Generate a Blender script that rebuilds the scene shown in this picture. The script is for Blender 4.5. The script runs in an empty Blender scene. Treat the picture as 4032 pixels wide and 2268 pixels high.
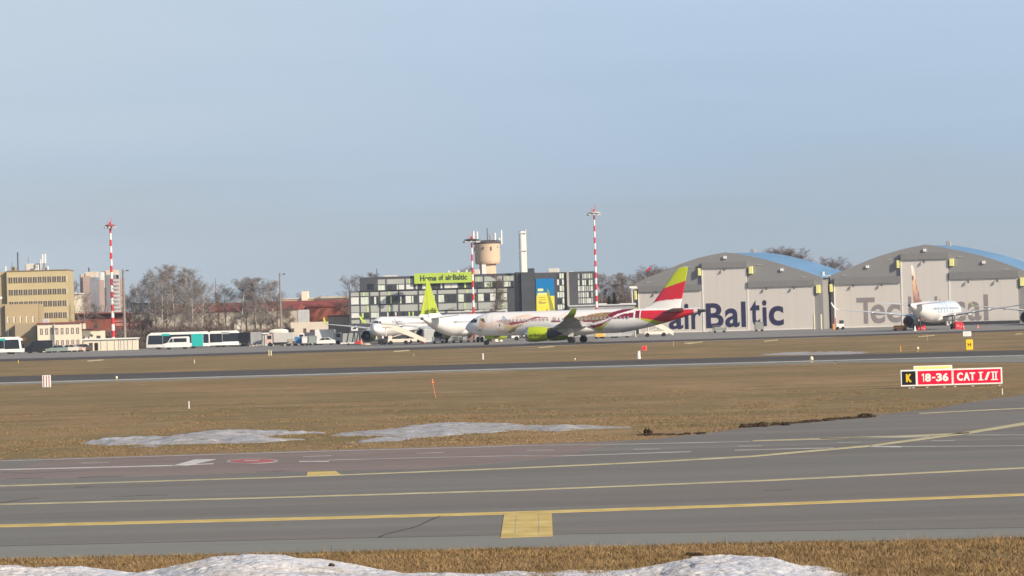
import bpy, bmesh, math, random
import numpy as np
from mathutils import Vector, Matrix, noise as mnoise
random.seed(7); rng = np.random.default_rng(7)
R = math.radians
scene = bpy.context.scene
COL = scene.collection

# ------------------------------------------------------------------ camera
F = 12000.0; H = 3.95; ROLL = 0.028; HOR = 1257.0
PITCH = (HOR - 1134.0) / F
cam_d = bpy.data.cameras.new('camera'); cam = bpy.data.objects.new('camera', cam_d); COL.objects.link(cam)
cam_d.sensor_width = 36.0; cam_d.lens = F / 4032.0 * 36.0
cam_d.clip_start = 0.5; cam_d.clip_end = 20000
CM = Matrix.Rotation(R(90) + PITCH, 3, 'X') @ Matrix.Rotation(-ROLL, 3, 'Z')
M4 = CM.to_4x4(); M4.translation = (0, 0, H); cam.matrix_world = M4
scene.camera = cam

# ------------------------------------------------------------------ sky and sun
SUN_EL, SUN_AZ = R(27), R(50)          # azimuth: to the right of straight behind the camera
sd = Vector((math.sin(SUN_AZ) * math.cos(SUN_EL), -math.cos(SUN_AZ) * math.cos(SUN_EL), math.sin(SUN_EL)))
world = bpy.data.worlds.new("World"); scene.world = world; world.use_nodes = True
wn = world.node_tree.nodes; wl = world.node_tree.links; wn.clear()
wo = wn.new('ShaderNodeOutputWorld'); bg = wn.new('ShaderNodeBackground'); sky = wn.new('ShaderNodeTexSky')
sky.sky_type = 'NISHITA'; sky.sun_disc = False; sky.sun_elevation = SUN_EL
sky.sun_rotation = math.atan2(sd.x, sd.y); sky.air_density = 1.0; sky.dust_density = 1.5; sky.ozone_density = 1.5
bg.inputs['Strength'].default_value = 0.10
# low, thinly veiled part of the sky (a faint high cloud layer above a duller horizon)
tc = wn.new('ShaderNodeTexCoord'); sep = wn.new('ShaderNodeSeparateXYZ'); wl.new(tc.outputs['Generated'], sep.inputs[0])
rmp = wn.new('ShaderNodeValToRGB'); mr = wn.new('ShaderNodeMapRange')
mr.inputs['From Min'].default_value = 0.0; mr.inputs['From Max'].default_value = 0.12
wl.new(sep.outputs['Z'], mr.inputs['Value'])
cmap = wn.new('ShaderNodeMapping'); cmap.inputs['Scale'].default_value = (3.0, 3.0, 30.0)
wl.new(tc.outputs['Generated'], cmap.inputs['Vector'])
cno = wn.new('ShaderNodeTexNoise'); cno.inputs['Scale'].default_value = 2.2; cno.inputs['Detail'].default_value = 4
wl.new(cmap.outputs['Vector'], cno.inputs['Vector'])
ma = wn.new('ShaderNodeMath'); ma.operation = 'MULTIPLY_ADD'; ma.inputs[1].default_value = 0.42; wl.new(cno.outputs['Fac'], ma.inputs[0])
mb_ = wn.new('ShaderNodeMath'); mb_.operation = 'ADD'; mb_.inputs[1].default_value = -0.21
wl.new(mr.outputs['Result'], ma.inputs[2]); wl.new(ma.outputs[0], mb_.inputs[0]); wl.new(mb_.outputs[0], rmp.inputs['Fac'])
cr = rmp.color_ramp
cr.elements[0].position = 0.0; cr.elements[0].color = (3.35, 3.95, 4.5, 1)
cr.elements[1].position = 1.0; cr.elements[1].color = (3.95, 5.05, 6.45, 1)
e = cr.elements.new(0.26); e.color = (3.3, 4.02, 4.72, 1)
e = cr.elements.new(0.46); e.color = (3.33, 4.35, 5.5, 1)
mixs = wn.new('ShaderNodeMix'); mixs.data_type = 'RGBA'
mf = wn.new('ShaderNodeMapRange'); mf.inputs['From Min'].default_value = 0.13; mf.inputs['From Max'].default_value = 0.35
wl.new(sep.outputs['Z'], mf.inputs['Value']); wl.new(mf.outputs['Result'], mixs.inputs['Factor'])
vm = wn.new('ShaderNodeMapRange'); vm.inputs['From Min'].default_value = 0.06; vm.inputs['From Max'].default_value = -0.16; vm.inputs['To Max'].default_value = 0.55
wl.new(sep.outputs['X'], vm.inputs['Value'])
vn = wn.new('ShaderNodeTexNoise'); vn.inputs['Scale'].default_value = 1.4; vn.inputs['Detail'].default_value = 5; wl.new(cmap.outputs['Vector'], vn.inputs['Vector'])
vp = wn.new('ShaderNodeMath'); vp.operation = 'MULTIPLY'; wl.new(vm.outputs['Result'], vp.inputs[0])
vq = wn.new('ShaderNodeMapRange'); vq.inputs['From Min'].default_value = 0.3; vq.inputs['From Max'].default_value = 0.6; vq.inputs['To Min'].default_value = 0.55; wl.new(vn.outputs['Fac'], vq.inputs['Value']); wl.new(vq.outputs['Result'], vp.inputs[1])
veil = wn.new('ShaderNodeMix'); veil.data_type = 'RGBA'; wl.new(vp.outputs[0], veil.inputs['Factor']); wl.new(rmp.outputs['Color'], veil.inputs['A']); veil.inputs['B'].default_value = (4.9, 5.5, 6.0, 1)
wl.new(veil.outputs['Result'], mixs.inputs['A']); wl.new(sky.outputs['Color'], mixs.inputs['B'])
wl.new(mixs.outputs['Result'], bg.inputs['Color']); wl.new(bg.outputs[0], wo.inputs['Surface'])
sl = bpy.data.lights.new('sun', 'SUN'); sl.energy = 4.6; sl.angle = R(0.6); sl.color = (1.0, 0.88, 0.72)
so = bpy.data.objects.new('sun', sl); COL.objects.link(so)
so.rotation_euler = sd.to_track_quat('Z', 'Y').to_euler()
vs = scene.view_settings; vs.view_transform = 'Standard'; vs.look = 'None'; vs.exposure = 0.35; vs.gamma = 1.0; vs.use_curve_mapping = False
scene.cycles.max_bounces = 6; scene.cycles.use_denoising = True

# ------------------------------------------------------------------ photo measuring helpers (pixel -> place)
Z = {'L': (0, 850, 2.4143), 'M': (450, 1000, 2.576), 'H': (1300, 850, 2.635), 'I': (1800, 800, 2.4143), 'P': (1700, 1050, 2.3418),
     'G': (2400, 900, 2.8622), 'R': (3200, 900, 2.2296), 'O': (0, 1000, 3.45), 'B': (1250, 1180, 5.152), 'a': (0, 1350, 1.2778),
     'b': (2016, 1350, 1.2778), 'S': (3400, 1300, 4.076), 'E': (3300, 1100, 3.519), 'V': (550, 1280, 5.724), 'W': (950, 1280, 5.724),
     'T': (250, 1050, 5.795), 'U': (2250, 950, 4.831), 'A': (1820, 1200, 5.152), 'C': (2280, 1180, 4.770), 'X': (0, 0, 1.0)}
def pz(k, x, y): a = Z[k]; return (a[0] + x / a[2], a[1] + y / a[2])
def ray(X, Y): return CM @ Vector(((X - 2016) / F, -(Y - 1134) / F, -1))
def gnd(k, x, y, z=0.0):
    d = ray(*pz(k, x, y)); t = (H - z) / -d.z
    return Vector((d.x * t, d.y * t, z))
def atd(k, x, y, D):
    d = ray(*pz(k, x, y)); t = D / d.y
    return Vector((d.x * t, D, H + d.z * t))
def wx(X, D):      # world x of a source pixel column near the horizon, at depth D
    return (X - 2016) / F * D
class Face:        # a vertical wall plane: origin on the ground at column X and depth D, turned by yaw
    def __init__(s, X, D, yaw=0.0):
        s.o = Vector((wx(X, D), D, 0)); s.yaw = yaw
        s.t = Vector((math.cos(yaw), -math.sin(yaw), 0)); s.n = Vector((math.sin(yaw), math.cos(yaw), 0))
    def uz(s, k, x, y, back=0.0):
        d = ray(*pz(k, x, y)); o = s.o + s.n * back - Vector((0, 0, H))
        t = o.dot(s.n) / d.dot(s.n); p = d * t + Vector((0, 0, H)) - s.o
        return p.dot(s.t), p.z
    def rect(s, k, x0, y0, x1, y1):
        ym = (y0 + y1) / 2; xm = (x0 + x1) / 2
        u0 = s.uz(k, x0, ym)[0]; u1 = s.uz(k, x1, ym)[0]; z1 = s.uz(k, xm, y0)[1]; z0 = s.uz(k, xm, y1)[1]
        return u0, u1, z0, z1

# ------------------------------------------------------------------ materials
def lin(c):
    return tuple(((v / 255) / 12.92 if v / 255 <= 0.04045 else ((v / 255 + 0.055) / 1.055) ** 2.4) for v in c)
MATS = {}
def mat(name, col, rough=0.6, var=0.12, scale=1.0, bump=0.0, metal=0.0, stretch=None, col2=None, spec=0.4, attr=None, detail=5, coat=0.0):
    if name in MATS: return MATS[name]
    m = bpy.data.materials.new(name); m.use_nodes = True; nt = m.node_tree; n = nt.nodes; l = nt.links
    b = n['Principled BSDF']; b.inputs['Roughness'].default_value = rough; b.inputs['Metallic'].default_value = metal
    b.inputs['Specular IOR Level'].default_value = spec; b.inputs['Coat Weight'].default_value = coat
    t = n.new('ShaderNodeTexCoord'); mp = n.new('ShaderNodeMapping'); l.new(t.outputs['Object'], mp.inputs['Vector'])
    if stretch: mp.inputs['Scale'].default_value = stretch
    no = n.new('ShaderNodeTexNoise'); no.inputs['Scale'].default_value = scale; no.inputs['Detail'].default_value = detail
    no.inputs['Roughness'].default_value = 0.62
    l.new(mp.outputs['Vector'], no.inputs['Vector'])
    mx = n.new('ShaderNodeMix'); mx.data_type = 'RGBA'
    c1 = tuple(max(0, v * (1 - var)) for v in col) + (1,); c2 = (tuple(col2) if col2 else tuple(min(1, v * (1 + var)) for v in col)) + (1,)
    mx.inputs['A'].default_value = c1; mx.inputs['B'].default_value = c2
    rm = n.new('ShaderNodeMapRange'); rm.inputs['From Min'].default_value = 0.32; rm.inputs['From Max'].default_value = 0.68
    l.new(no.outputs['Fac'], rm.inputs['Value']); l.new(rm.outputs['Result'], mx.inputs['Factor'])
    out = mx.outputs['Result']
    if attr:
        at = n.new('ShaderNodeAttribute'); at.attribute_name = attr
        m2 = n.new('ShaderNodeMix'); m2.data_type = 'RGBA'; m2.blend_type = 'MULTIPLY'; m2.inputs['Factor'].default_value = 1
        l.new(at.outputs['Color'], m2.inputs['A']); l.new(out, m2.inputs['B']); out = m2.outputs['Result']
    l.new(out, b.inputs['Base Color'])
    if bump:
        bp = n.new('ShaderNodeBump'); bp.inputs['Strength'].default_value = bump; bp.inputs['Distance'].default_value = 0.05
        l.new(no.outputs['Fac'], bp.inputs['Height']); l.new(bp.outputs['Normal'], b.inputs['Normal'])
    MATS[name] = m; return m
def layered(name, base, patches, rough=0.9, bump=0.3, bscale=8.0):
    """ground material: base colour + list of (colour, scale, stretch, lo, hi, amount)"""
    m = bpy.data.materials.new(name); m.use_nodes = True; nt = m.node_tree; n = nt.nodes; l = nt.links
    b = n['Principled BSDF']; b.inputs['Roughness'].default_value = rough; b.inputs['Specular IOR Level'].default_value = 0.15
    t = n.new('ShaderNodeTexCoord'); cur = None
    for i, (c, sc, st, lo, hi, am) in enumerate(patches):
        mp = n.new('ShaderNodeMapping'); mp.inputs['Scale'].default_value = st; mp.inputs['Location'].default_value = (i * 13.7, i * 5.1, 0)
        l.new(t.outputs['Object'], mp.inputs['Vector'])
        no = n.new('ShaderNodeTexNoise'); no.inputs['Scale'].default_value = sc; no.inputs['Detail'].default_value = 6; no.inputs['Roughness'].default_value = 0.65
        l.new(mp.outputs['Vector'], no.inputs['Vector'])
        r_ = n.new('ShaderNodeMapRange'); r_.inputs['From Min'].default_value = lo; r_.inputs['From Max'].default_value = hi; r_.inputs['To Max'].default_value = am
        l.new(no.outputs['Fac'], r_.inputs['Value'])
        mx = n.new('ShaderNodeMix'); mx.data_type = 'RGBA'; l.new(r_.outputs['Result'], mx.inputs['Factor'])
        if cur is None: mx.inputs['A'].default_value = tuple(base) + (1,)
        else: l.new(cur, mx.inputs['A'])
        mx.inputs['B'].default_value = tuple(c) + (1,); cur = mx.outputs['Result']
    l.new(cur, b.inputs['Base Color'])
    no = n.new('ShaderNodeTexNoise'); no.inputs['Scale'].default_value = bscale; no.inputs['Detail'].default_value = 6
    l.new(t.outputs['Object'], no.inputs['Vector'])
    bp = n.new('ShaderNodeBump'); bp.inputs['Strength'].default_value = bump; bp.inputs['Distance'].default_value = 0.06
    l.new(no.outputs['Fac'], bp.inputs['Height']); l.new(bp.outputs['Normal'], b.inputs['Normal'])
    MATS[name] = m; return m

white = mat('white_paint', (0.78, 0.76, 0.72), 0.35, 0.04, 0.6, coat=0.2)
offwhite = mat('offwhite_panel', (0.60, 0.56, 0.49), 0.6, 0.06, 0.8)
black = mat('black_rubber', (0.015, 0.014, 0.014), 0.7, 0.3, 3)
darkm = mat('dark_metal', (0.045, 0.045, 0.05), 0.5, 0.3, 2)
glass = mat('dark_glass', (0.02, 0.025, 0.035), 0.12, 0.4, 0.5, spec=0.6)
lime = mat('lime_paint', (0.43, 0.53, 0.012), 0.35, 0.06, 0.8, coat=0.2)
limed = mat('olive_lime_paint', (0.30, 0.38, 0.03), 0.4, 0.06, 0.8)
red = mat('red_paint', (0.62, 0.03, 0.04), 0.45, 0.1, 1)
grey = mat('grey_paint', (0.33, 0.33, 0.33), 0.5, 0.12, 0.8)
lgrey = mat('light_grey_paint', (0.50, 0.50, 0.49), 0.5, 0.08, 0.8)
steel = mat('steel', (0.30, 0.29, 0.28), 0.4, 0.2, 2, metal=0.6)
yellow = mat('yellow_paint', (0.80, 0.52, 0.03), 0.6, 0.1, 2)
orange = mat('orange_paint', (0.85, 0.30, 0.04), 0.5, 0.1, 2)
teal = mat('teal_paint', (0.02, 0.42, 0.38), 0.4, 0.08, 1)
blue = mat('blue_paint', (0.04, 0.20, 0.45), 0.5, 0.1, 1)
navy = mat('navy_letter', (0.022, 0.022, 0.075), 0.6, 0.25, 1.5)

# ------------------------------------------------------------------ object helpers
def tag(o, label=None, cat=None, group=None, kind=None):
    if label: o['label'] = label
    if cat: o['category'] = cat
    if group: o['group'] = group
    if kind: o['kind'] = kind
    return o
def thing(name, label, cat, loc=(0, 0, 0), rz=0.0, group=None):
    o = bpy.data.objects.new(name, None); COL.objects.link(o); o.location = loc; o.rotation_euler = (0, 0, rz)
    o.empty_display_size = 0.5
    return tag(o, label, cat, group)
def link_mesh(name, me, parent=None):
    o = bpy.data.objects.new(name, me); COL.objects.link(o)
    if parent: o.parent = parent
    return o
def copy_tree(o, parent=None):
    c = o.copy(); COL.objects.link(c)
    if parent: c.parent = parent
    for ch in list(o.children): copy_tree(ch, c)
    return c
class MB:
    def __init__(s): s.v = []; s.f = []; s.m = []
    def add(s, vs_, fs, mi=0):
        b = len(s.v); s.v += [tuple(p) for p in vs_]; s.f += [tuple(i + b for i in f) for f in fs]; s.m += [mi] * len(fs); return s
    def box(s, x0, x1, y0, y1, z0, z1, mi=0):
        return s.add([(x0, y0, z0), (x1, y0, z0), (x1, y1, z0), (x0, y1, z0), (x0, y0, z1), (x1, y0, z1), (x1, y1, z1), (x0, y1, z1)],
                     [(0, 3, 2, 1), (4, 5, 6, 7), (0, 1, 5, 4), (1, 2, 6, 5), (2, 3, 7, 6), (3, 0, 4, 7)], mi)
    def bbox(s, x0, x1, y0, y1, z0, z1, b, mi=0):       # box with chamfered vertical and top edges
        P = [(x0 + b, y0), (x1 - b, y0), (x1, y0 + b), (x1, y1 - b), (x1 - b, y1), (x0 + b, y1), (x0, y1 - b), (x0, y0 + b)]
        Q = [(x0 + 2 * b, y0 + b), (x1 - 2 * b, y0 + b), (x1 - b, y0 + 2 * b), (x1 - b, y1 - 2 * b), (x1 - 2 * b, y1 - b), (x0 + 2 * b, y1 - b), (x0 + b, y1 - 2 * b), (x0 + b, y0 + 2 * b)]
        V = [(x, y, z0) for x, y in P] + [(x, y, z1 - b) for x, y in P] + [(x, y, z1) for x, y in Q]
        Fs = [tuple(range(7, -1, -1)), tuple(range(16, 24))]
        for r in (0, 8):
            for i in range(8): j = (i + 1) % 8; Fs.append((r + i, r + j, r + 8 + j, r + 8 + i))
        return s.add(V, Fs, mi)
    def prism(s, poly, a0, a1, axis='y', mi=0):          # poly in the plane across axis, extruded a0..a1
        n = len(poly)
        if axis == 'y': f = lambda p, a: (p[0], a, p[1])
        elif axis == 'z': f = lambda p, a: (p[0], p[1], a)
        else: f = lambda p, a: (a, p[0], p[1])
        V = [f(p, a0) for p in poly] + [f(p, a1) for p in poly]
        return s.add(V, [tuple(range(n)), tuple(range(2 * n - 1, n - 1, -1))] + [(i, i + n, (i + 1) % n + n, (i + 1) % n) for i in range(n)], mi)
    def tube(s, p0, p1, r0, r1=None, n=8, mi=0, cap=True):
        r1 = r0 if r1 is None else r1; p0 = Vector(p0); p1 = Vector(p1); d = (p1 - p0).normalized()
        a = d.orthogonal().normalized(); b = d.cross(a)
        V = [p0 + (a * math.cos(t) + b * math.sin(t)) * r0 for t in [2 * math.pi * i / n for i in range(n)]]
        V += [p1 + (a * math.cos(t) + b * math.sin(t)) * r1 for t in [2 * math.pi * i / n for i in range(n)]]
        Fs = [(i, (i + 1) % n, (i + 1) % n + n, i + n) for i in range(n)]
        if cap: Fs += [tuple(range(n - 1, -1, -1)), tuple(range(n, 2 * n))]
        return s.add(V, Fs, mi)
    def lathe(s, prof, n=24, axis='z', c=(0, 0, 0), mis=None, cap=True):   # prof: [(r, a)]
        V = []
        for r, a in prof:
            for i in range(n):
                t = 2 * math.pi * i / n; p, q = r * math.cos(t), r * math.sin(t)
                V.append((c[0] + p, c[1] + q, c[2] + a) if axis == 'z' else (c[0] + a, c[1] + p, c[2] + q))
        for k in range(len(prof) - 1):
            s.add([], [], 0); b = len(s.v)
            Fs = [(k * n + i, k * n + (i + 1) % n, (k + 1) * n + (i + 1) % n, (k + 1) * n + i) for i in range(n)]
            if k == 0: base = b; s.v += [tuple(p) for p in V]
            s.f += [tuple(i + base for i in f) for f in Fs]; s.m += [mis[k] if mis else 0] * n
        if cap:
            L = len(prof) - 1
            s.f += [tuple(base + i for i in range(n - 1, -1, -1)), tuple(base + L * n + i for i in range(n))]; s.m += [mis[0] if mis else 0, mis[-1] if mis else 0]
        return s
    def build(s, name, mats, parent=None, smooth=False):
        me = bpy.data.meshes.new(name); me.from_pydata(s.v, [], s.f); me.validate()
        for m in (mats if isinstance(mats, (list, tuple)) else [mats]): me.materials.append(m)
        if len(me.polygons) == len(s.m): me.polygons.foreach_set('material_index', s.m)
        bm = bmesh.new(); bm.from_mesh(me); bmesh.ops.recalc_face_normals(bm, faces=bm.faces); bm.to_mesh(me); bm.free()
        if smooth:
            me.polygons.foreach_set('use_smooth', [True] * len(me.polygons))
            try: me.set_sharp_from_angle(angle=R(40))
            except Exception: pass
        me.update(); return link_mesh(name, me, parent)
def text_data(txt, x0, x1, z0, z1, depth=0.03, y=0.0, bold=0.012):
    """letters fitted to x0..x1, z0..z1 in the xz plane, front face at y"""
    cu = bpy.data.curves.new('t', 'FONT'); cu.body = txt; cu.extrude = 0.5; cu.resolution_u = 4; cu.offset = bold
    o = bpy.data.objects.new('t', cu); COL.objects.link(o); dg = bpy.context.evaluated_depsgraph_get()
    me = bpy.data.meshes.new_from_object(o.evaluated_get(dg)); bpy.data.objects.remove(o); bpy.data.curves.remove(cu)
    co = np.empty(len(me.vertices) * 3); me.vertices.foreach_get('co', co); co = co.reshape(-1, 3)
    fs = [tuple(p.vertices) for p in me.polygons]; bpy.data.meshes.remove(me)
    mn, mx = co.min(0), co.max(0); q = (co - mn) / np.maximum(mx - mn, 1e-6)
    return [(x0 + a * (x1 - x0), y + depth * (1 - c), z0 + b * (z1 - z0)) for a, b, c in q], fs
def fast_mesh(name, verts, faces, m, parent=None, colors=None, smooth=False):
    """verts (N,3) array, faces (M,k) array"""
    me = bpy.data.meshes.new(name); N = len(verts); M, k = faces.shape
    me.vertices.add(N); me.vertices.foreach_set('co', np.asarray(verts, dtype=np.float32).ravel())
    me.loops.add(M * k); me.loops.foreach_set('vertex_index', faces.astype(np.int32).ravel())
    me.polygons.add(M); me.polygons.foreach_set('loop_start', np.arange(0, M * k, k, dtype=np.int32))
    me.polygons.foreach_set('loop_total', np.full(M, k, dtype=np.int32))
    if smooth: me.polygons.foreach_set('use_smooth', np.ones(M, dtype=bool))
    me.update(calc_edges=True)
    if colors is not None:
        ca = me.color_attributes.new('Col', 'FLOAT_COLOR', 'POINT')
        ca.data.foreach_set('color', np.concatenate([colors, np.ones((N, 1))], 1).astype(np.float32).ravel())
    me.materials.append(m); return link_mesh(name, me, parent)
def inpoly(px, py, poly):
    ins = np.zeros(np.shape(px), bool); n = len(poly); j = n - 1
    for i in range(n):
        xi, yi = poly[i]; xj, yj = poly[j]
        c = ((yi > py) != (yj > py)) & (px < (xj - xi) * (py - yi) / ((yj - yi) or 1e-9) + xi)
        ins ^= c; j = i
    return ins
def sdist(px, py, poly):
    d = np.full(np.shape(px), 1e9); n = len(poly)
    for i in range(n):
        ax, ay = poly[i]; bx, by = poly[(i + 1) % n]; L = (bx - ax) ** 2 + (by - ay) ** 2 or 1e-9
        t = np.clip(((px - ax) * (bx - ax) + (py - ay) * (by - ay)) / L, 0, 1)
        d = np.minimum(d, np.hypot(px - ax - t * (bx - ax), py - ay - t * (by - ay)))
    return np.where(inpoly(px, py, poly), d, -d)
def vnoise(x, y, seed=0):     # smooth value noise on arrays
    xi = np.floor(x).astype(int); yi = np.floor(y).astype(int); fx = x - xi; fy = y - yi
    fx = fx * fx * (3 - 2 * fx); fy = fy * fy * (3 - 2 * fy)
    def h(a, b):
        n = (a * 374761393 + b * 668265263 + seed * 982451653) & 0x7fffffff
        n = ((n ^ (n >> 13)) * 1274126177) & 0x7fffffff
        return ((n ^ (n >> 16)) & 0xffff) / 65535.0
    return (h(xi, yi) * (1 - fx) + h(xi + 1, yi) * fx) * (1 - fy) + (h(xi, yi + 1) * (1 - fx) + h(xi + 1, yi + 1) * fx) * fy
def fbm(x, y, seed=0, o=4):
    s_ = 0; a = 0.5
    for i in range(o): s_ = s_ + a * vnoise(x * 2 ** i, y * 2 ** i, seed + i); a *= 0.5
    return s_ / (1 - 0.5 ** o)

# ================================================================== THE GROUND
grass_m = layered('dry_grass', (0.262, 0.172, 0.087), [
    ((0.145, 0.122, 0.048), 1.0, (0.05, 0.20, 1), 0.48, 0.60, 0.8), ((0.34, 0.225, 0.115), 1.0, (0.07, 0.3, 1), 0.52, 0.66, 0.6), ((0.12, 0.08, 0.045), 1.0, (0.10, 0.7, 1), 0.60, 0.70, 0.6),
    ((0.175, 0.135, 0.060), 0.055, (1, 0.5, 1), 0.42, 0.62, 0.75), ((0.33, 0.225, 0.115), 0.10, (1, 0.45, 1), 0.5, 0.7, 0.8),
    ((0.10, 0.075, 0.040), 0.6, (0.25, 0.5, 1), 0.56, 0.75, 0.6), ((0.36, 0.26, 0.14), 1.6, (0.8, 0.35, 1), 0.52, 0.72, 0.55),
    ((0.12, 0.10, 0.04), 5.0, (1, 0.3, 1), 0.52, 0.7, 0.45)], 0.95, 0.6, 6.0)
asph = layered('taxiway_asphalt', (0.180, 0.175, 0.158), [
    ((0.195, 0.160, 0.142), 1.0, (0.03, 0.14, 1), 0.46, 0.6, 0.6), ((0.160, 0.162, 0.150), 1.0, (0.03, 0.22, 1), 0.5, 0.62, 0.6),
    ((0.155, 0.140, 0.125), 0.08, (0.3, 2.0, 1), 0.45, 0.62, 0.8), ((0.215, 0.205, 0.185), 0.25, (0.12, 2.2, 1), 0.5, 0.68, 0.6),
    ((0.11, 0.10, 0.09), 0.5, (0.05, 3.5, 1), 0.58, 0.72, 0.5), ((0.24, 0.23, 0.21), 9.0, (1, 0.5, 1), 0.5, 0.75, 0.35)], 0.85, 0.15, 30)
shoulder_m = layered('pale_shoulder', (0.215, 0.215, 0.190), [
    ((0.19, 0.185, 0.16), 0.3, (0.3, 2, 1), 0.45, 0.65, 0.7), ((0.25, 0.25, 0.225), 7.0, (1, 0.6, 1), 0.5, 0.7, 0.4)], 0.9, 0.15, 25)
pink_m = layered('pinkish_road_asphalt', (0.225, 0.178, 0.160), [
    ((0.185, 0.15, 0.135), 0.2, (0.3, 1.2, 1), 0.45, 0.62, 0.8), ((0.28, 0.24, 0.215), 2.0, (0.3, 1, 1), 0.52, 0.7, 0.5)], 0.9, 0.2, 25)
runway_m = layered('runway_asphalt', (0.095, 0.084, 0.077), [
    ((0.075, 0.066, 0.06), 0.05, (0.4, 3, 1), 0.45, 0.6, 0.8), ((0.125, 0.112, 0.10), 0.15, (0.15, 1.5, 1), 0.52, 0.7, 0.6)], 0.85, 0.1, 10)
apron_m = layered('apron_concrete', (0.25, 0.235, 0.215), [
    ((0.20, 0.188, 0.175), 0.03, (0.4, 2, 1), 0.45, 0.6, 0.8), ((0.30, 0.285, 0.265), 0.1, (0.3, 1.5, 1), 0.5, 0.7, 0.5)], 0.85, 0.1, 6)
dark_edge_m = layered('dark_apron_edge', (0.085, 0.075, 0.07), [((0.06, 0.053, 0.05), 0.1, (0.5, 1, 1), 0.45, 0.6, 0.8)], 0.9, 0.1, 6)
mark_y = mat('yellow_marking', (0.55, 0.38, 0.09), 0.8, 0.2, 1.4, detail=8, col2=(0.66, 0.50, 0.19))
mark_yp = mat('pale_yellow_marking', (0.44, 0.385, 0.22), 0.8, 0.25, 1.4, detail=8)
mark_w = mat('white_marking', (0.50, 0.485, 0.45), 0.8, 0.22, 1.4, detail=8)
mark_ws = mat('worn_white_marking', (0.35, 0.34, 0.31), 0.85, 0.3, 0.8, detail=8)
mark_r = mat('red_marking', (0.36, 0.10, 0.095), 0.8, 0.2, 1.2)
seal_m = mat('crack_sealant', (0.06, 0.054, 0.05), 0.8, 0.3, 2)

def struct(o, kind='structure'): return tag(o, kind=kind)
def sheet(name, pts, m, z):
    me = bpy.data.meshes.new(name); me.from_pydata([(p[0], p[1], z) for p in pts], [], [tuple(range(len(pts)))])
    bm = bmesh.new(); bm.from_mesh(me); bmesh.ops.triangulate(bm, faces=bm.faces); bmesh.ops.recalc_face_normals(bm, faces=bm.faces)
    if bm.faces and bm.faces[0].normal.z < 0: bmesh.ops.reverse_faces(bm, faces=bm.faces)
    eds = [e for e in bm.edges if e.is_boundary]; ex_ = bmesh.ops.extrude_edge_only(bm, edges=eds)
    for v in [g_ for g_ in ex_['geom'] if isinstance(g_, bmesh.types.BMVert)]: v.co.z = -0.03
    bm.normal_update(); bm.to_mesh(me); bm.free(); me.materials.append(m); return struct(link_mesh(name, me))
def ext(line, L=60.0, Rr=60.0):
    a, b = line[0], line[1]; d = (a - b).normalized(); first = a + d * L
    a, b = line[-1], line[-2]; d = (a - b).normalized(); return [first] + list(line) + [a + d * Rr]
def gl(pts, z=0.0): return [gnd(k, x, y, z) for k, x, y in pts]
def strip(name, lo, hi, m, z, L=60.0):      # paved strip between two edge lines, both read as y over x
    lo = ext(lo, L, L); hi = ext(hi, L, L); a = max(lo[0].x, hi[0].x); b_ = min(lo[-1].x, hi[-1].x)
    xs = sorted({a, b_} | {p.x for p in lo + hi if a < p.x < b_}); xs = [x for i, x in enumerate(xs) if i == 0 or x - xs[i - 1] > 0.01]
    yl = np.interp(xs, [p.x for p in lo], [p.y for p in lo]); yh = np.interp(xs, [p.x for p in hi], [p.y for p in hi]); n = len(xs)
    V = [(x, y, z) for x, y in zip(xs, yl)] + [(x, y, z) for x, y in zip(xs, yh)]; Fs = [(i, i + 1, n + i + 1, n + i) for i in range(n - 1)]
    V += [(x, y, -0.03) for x, y in zip(xs, yl)]; Fs += [(2 * n + i, 2 * n + i + 1, i + 1, i) for i in range(n - 1)]
    me = bpy.data.meshes.new(name); me.from_pydata(V, [], Fs); me.materials.append(m); return struct(link_mesh(name, me))

g = bpy.data.meshes.new('ground'); g.from_pydata([(-9000, -400, 0), (9000, -400, 0), (9000, 14000, 0), (-9000, 14000, 0)], [], [(0, 1, 2, 3)])
g.materials.append(grass_m); struct(link_mesh('ground', g))

far_edge = gl([('a', 0, 590), ('a', 700, 570), ('a', 1500, 545), ('a', 2576, 515), ('b', 700, 487), ('b', 1000, 452), ('b', 1200, 427), ('b', 1500, 398),
               ('b', 1800, 365), ('b', 2100, 337), ('b', 2300, 300), ('b', 2576, 262), ('b', 2900, 205)])
near_edge = gl([('a', 0, 1090), ('a', 2576, 1037), ('b', 2576, 982)])
strip('taxiway', near_edge, far_edge, asph, 0.010, 40)
strip('taxiway_shoulder', near_edge, gl([('a', 0, 1026), ('a', 2576, 970), ('b', 2576, 934)]), shoulder_m, 0.0125, 40)
strip('service_road', gl([('a', 0, 690), ('a', 650, 675), ('a', 1400, 650), ('a', 2100, 635), ('a', 2576, 600), ('b', 250, 572), ('b', 560, 500)]),
      gl([('a', 0, 590), ('a', 700, 570), ('a', 1500, 545), ('a', 2576, 515), ('b', 300, 506), ('b', 560, 497)]), pink_m, 0.013, 0.5)
struct(sheet('service_road_verge', ext(gl([('a', 0, 690), ('a', 5, 690)]), 40, 0) + ext(gl([('a', 0, 590), ('a', 5, 590)]), 40, 0)[::-1], pink_m, 0.0122))
seam = [(p.x, p.y) for p in ext(gl([('a', 0, 1026), ('a', 2576, 970), ('b', 2576, 934)]), 40, 40)]
sm = gl([('a', 0, 1026), ('a', 2576, 970), ('b', 2576, 934)]); strip('joint', sm, [p + Vector((0, .09, 0)) for p in sm], seal_m, 0.0142, 40)

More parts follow.
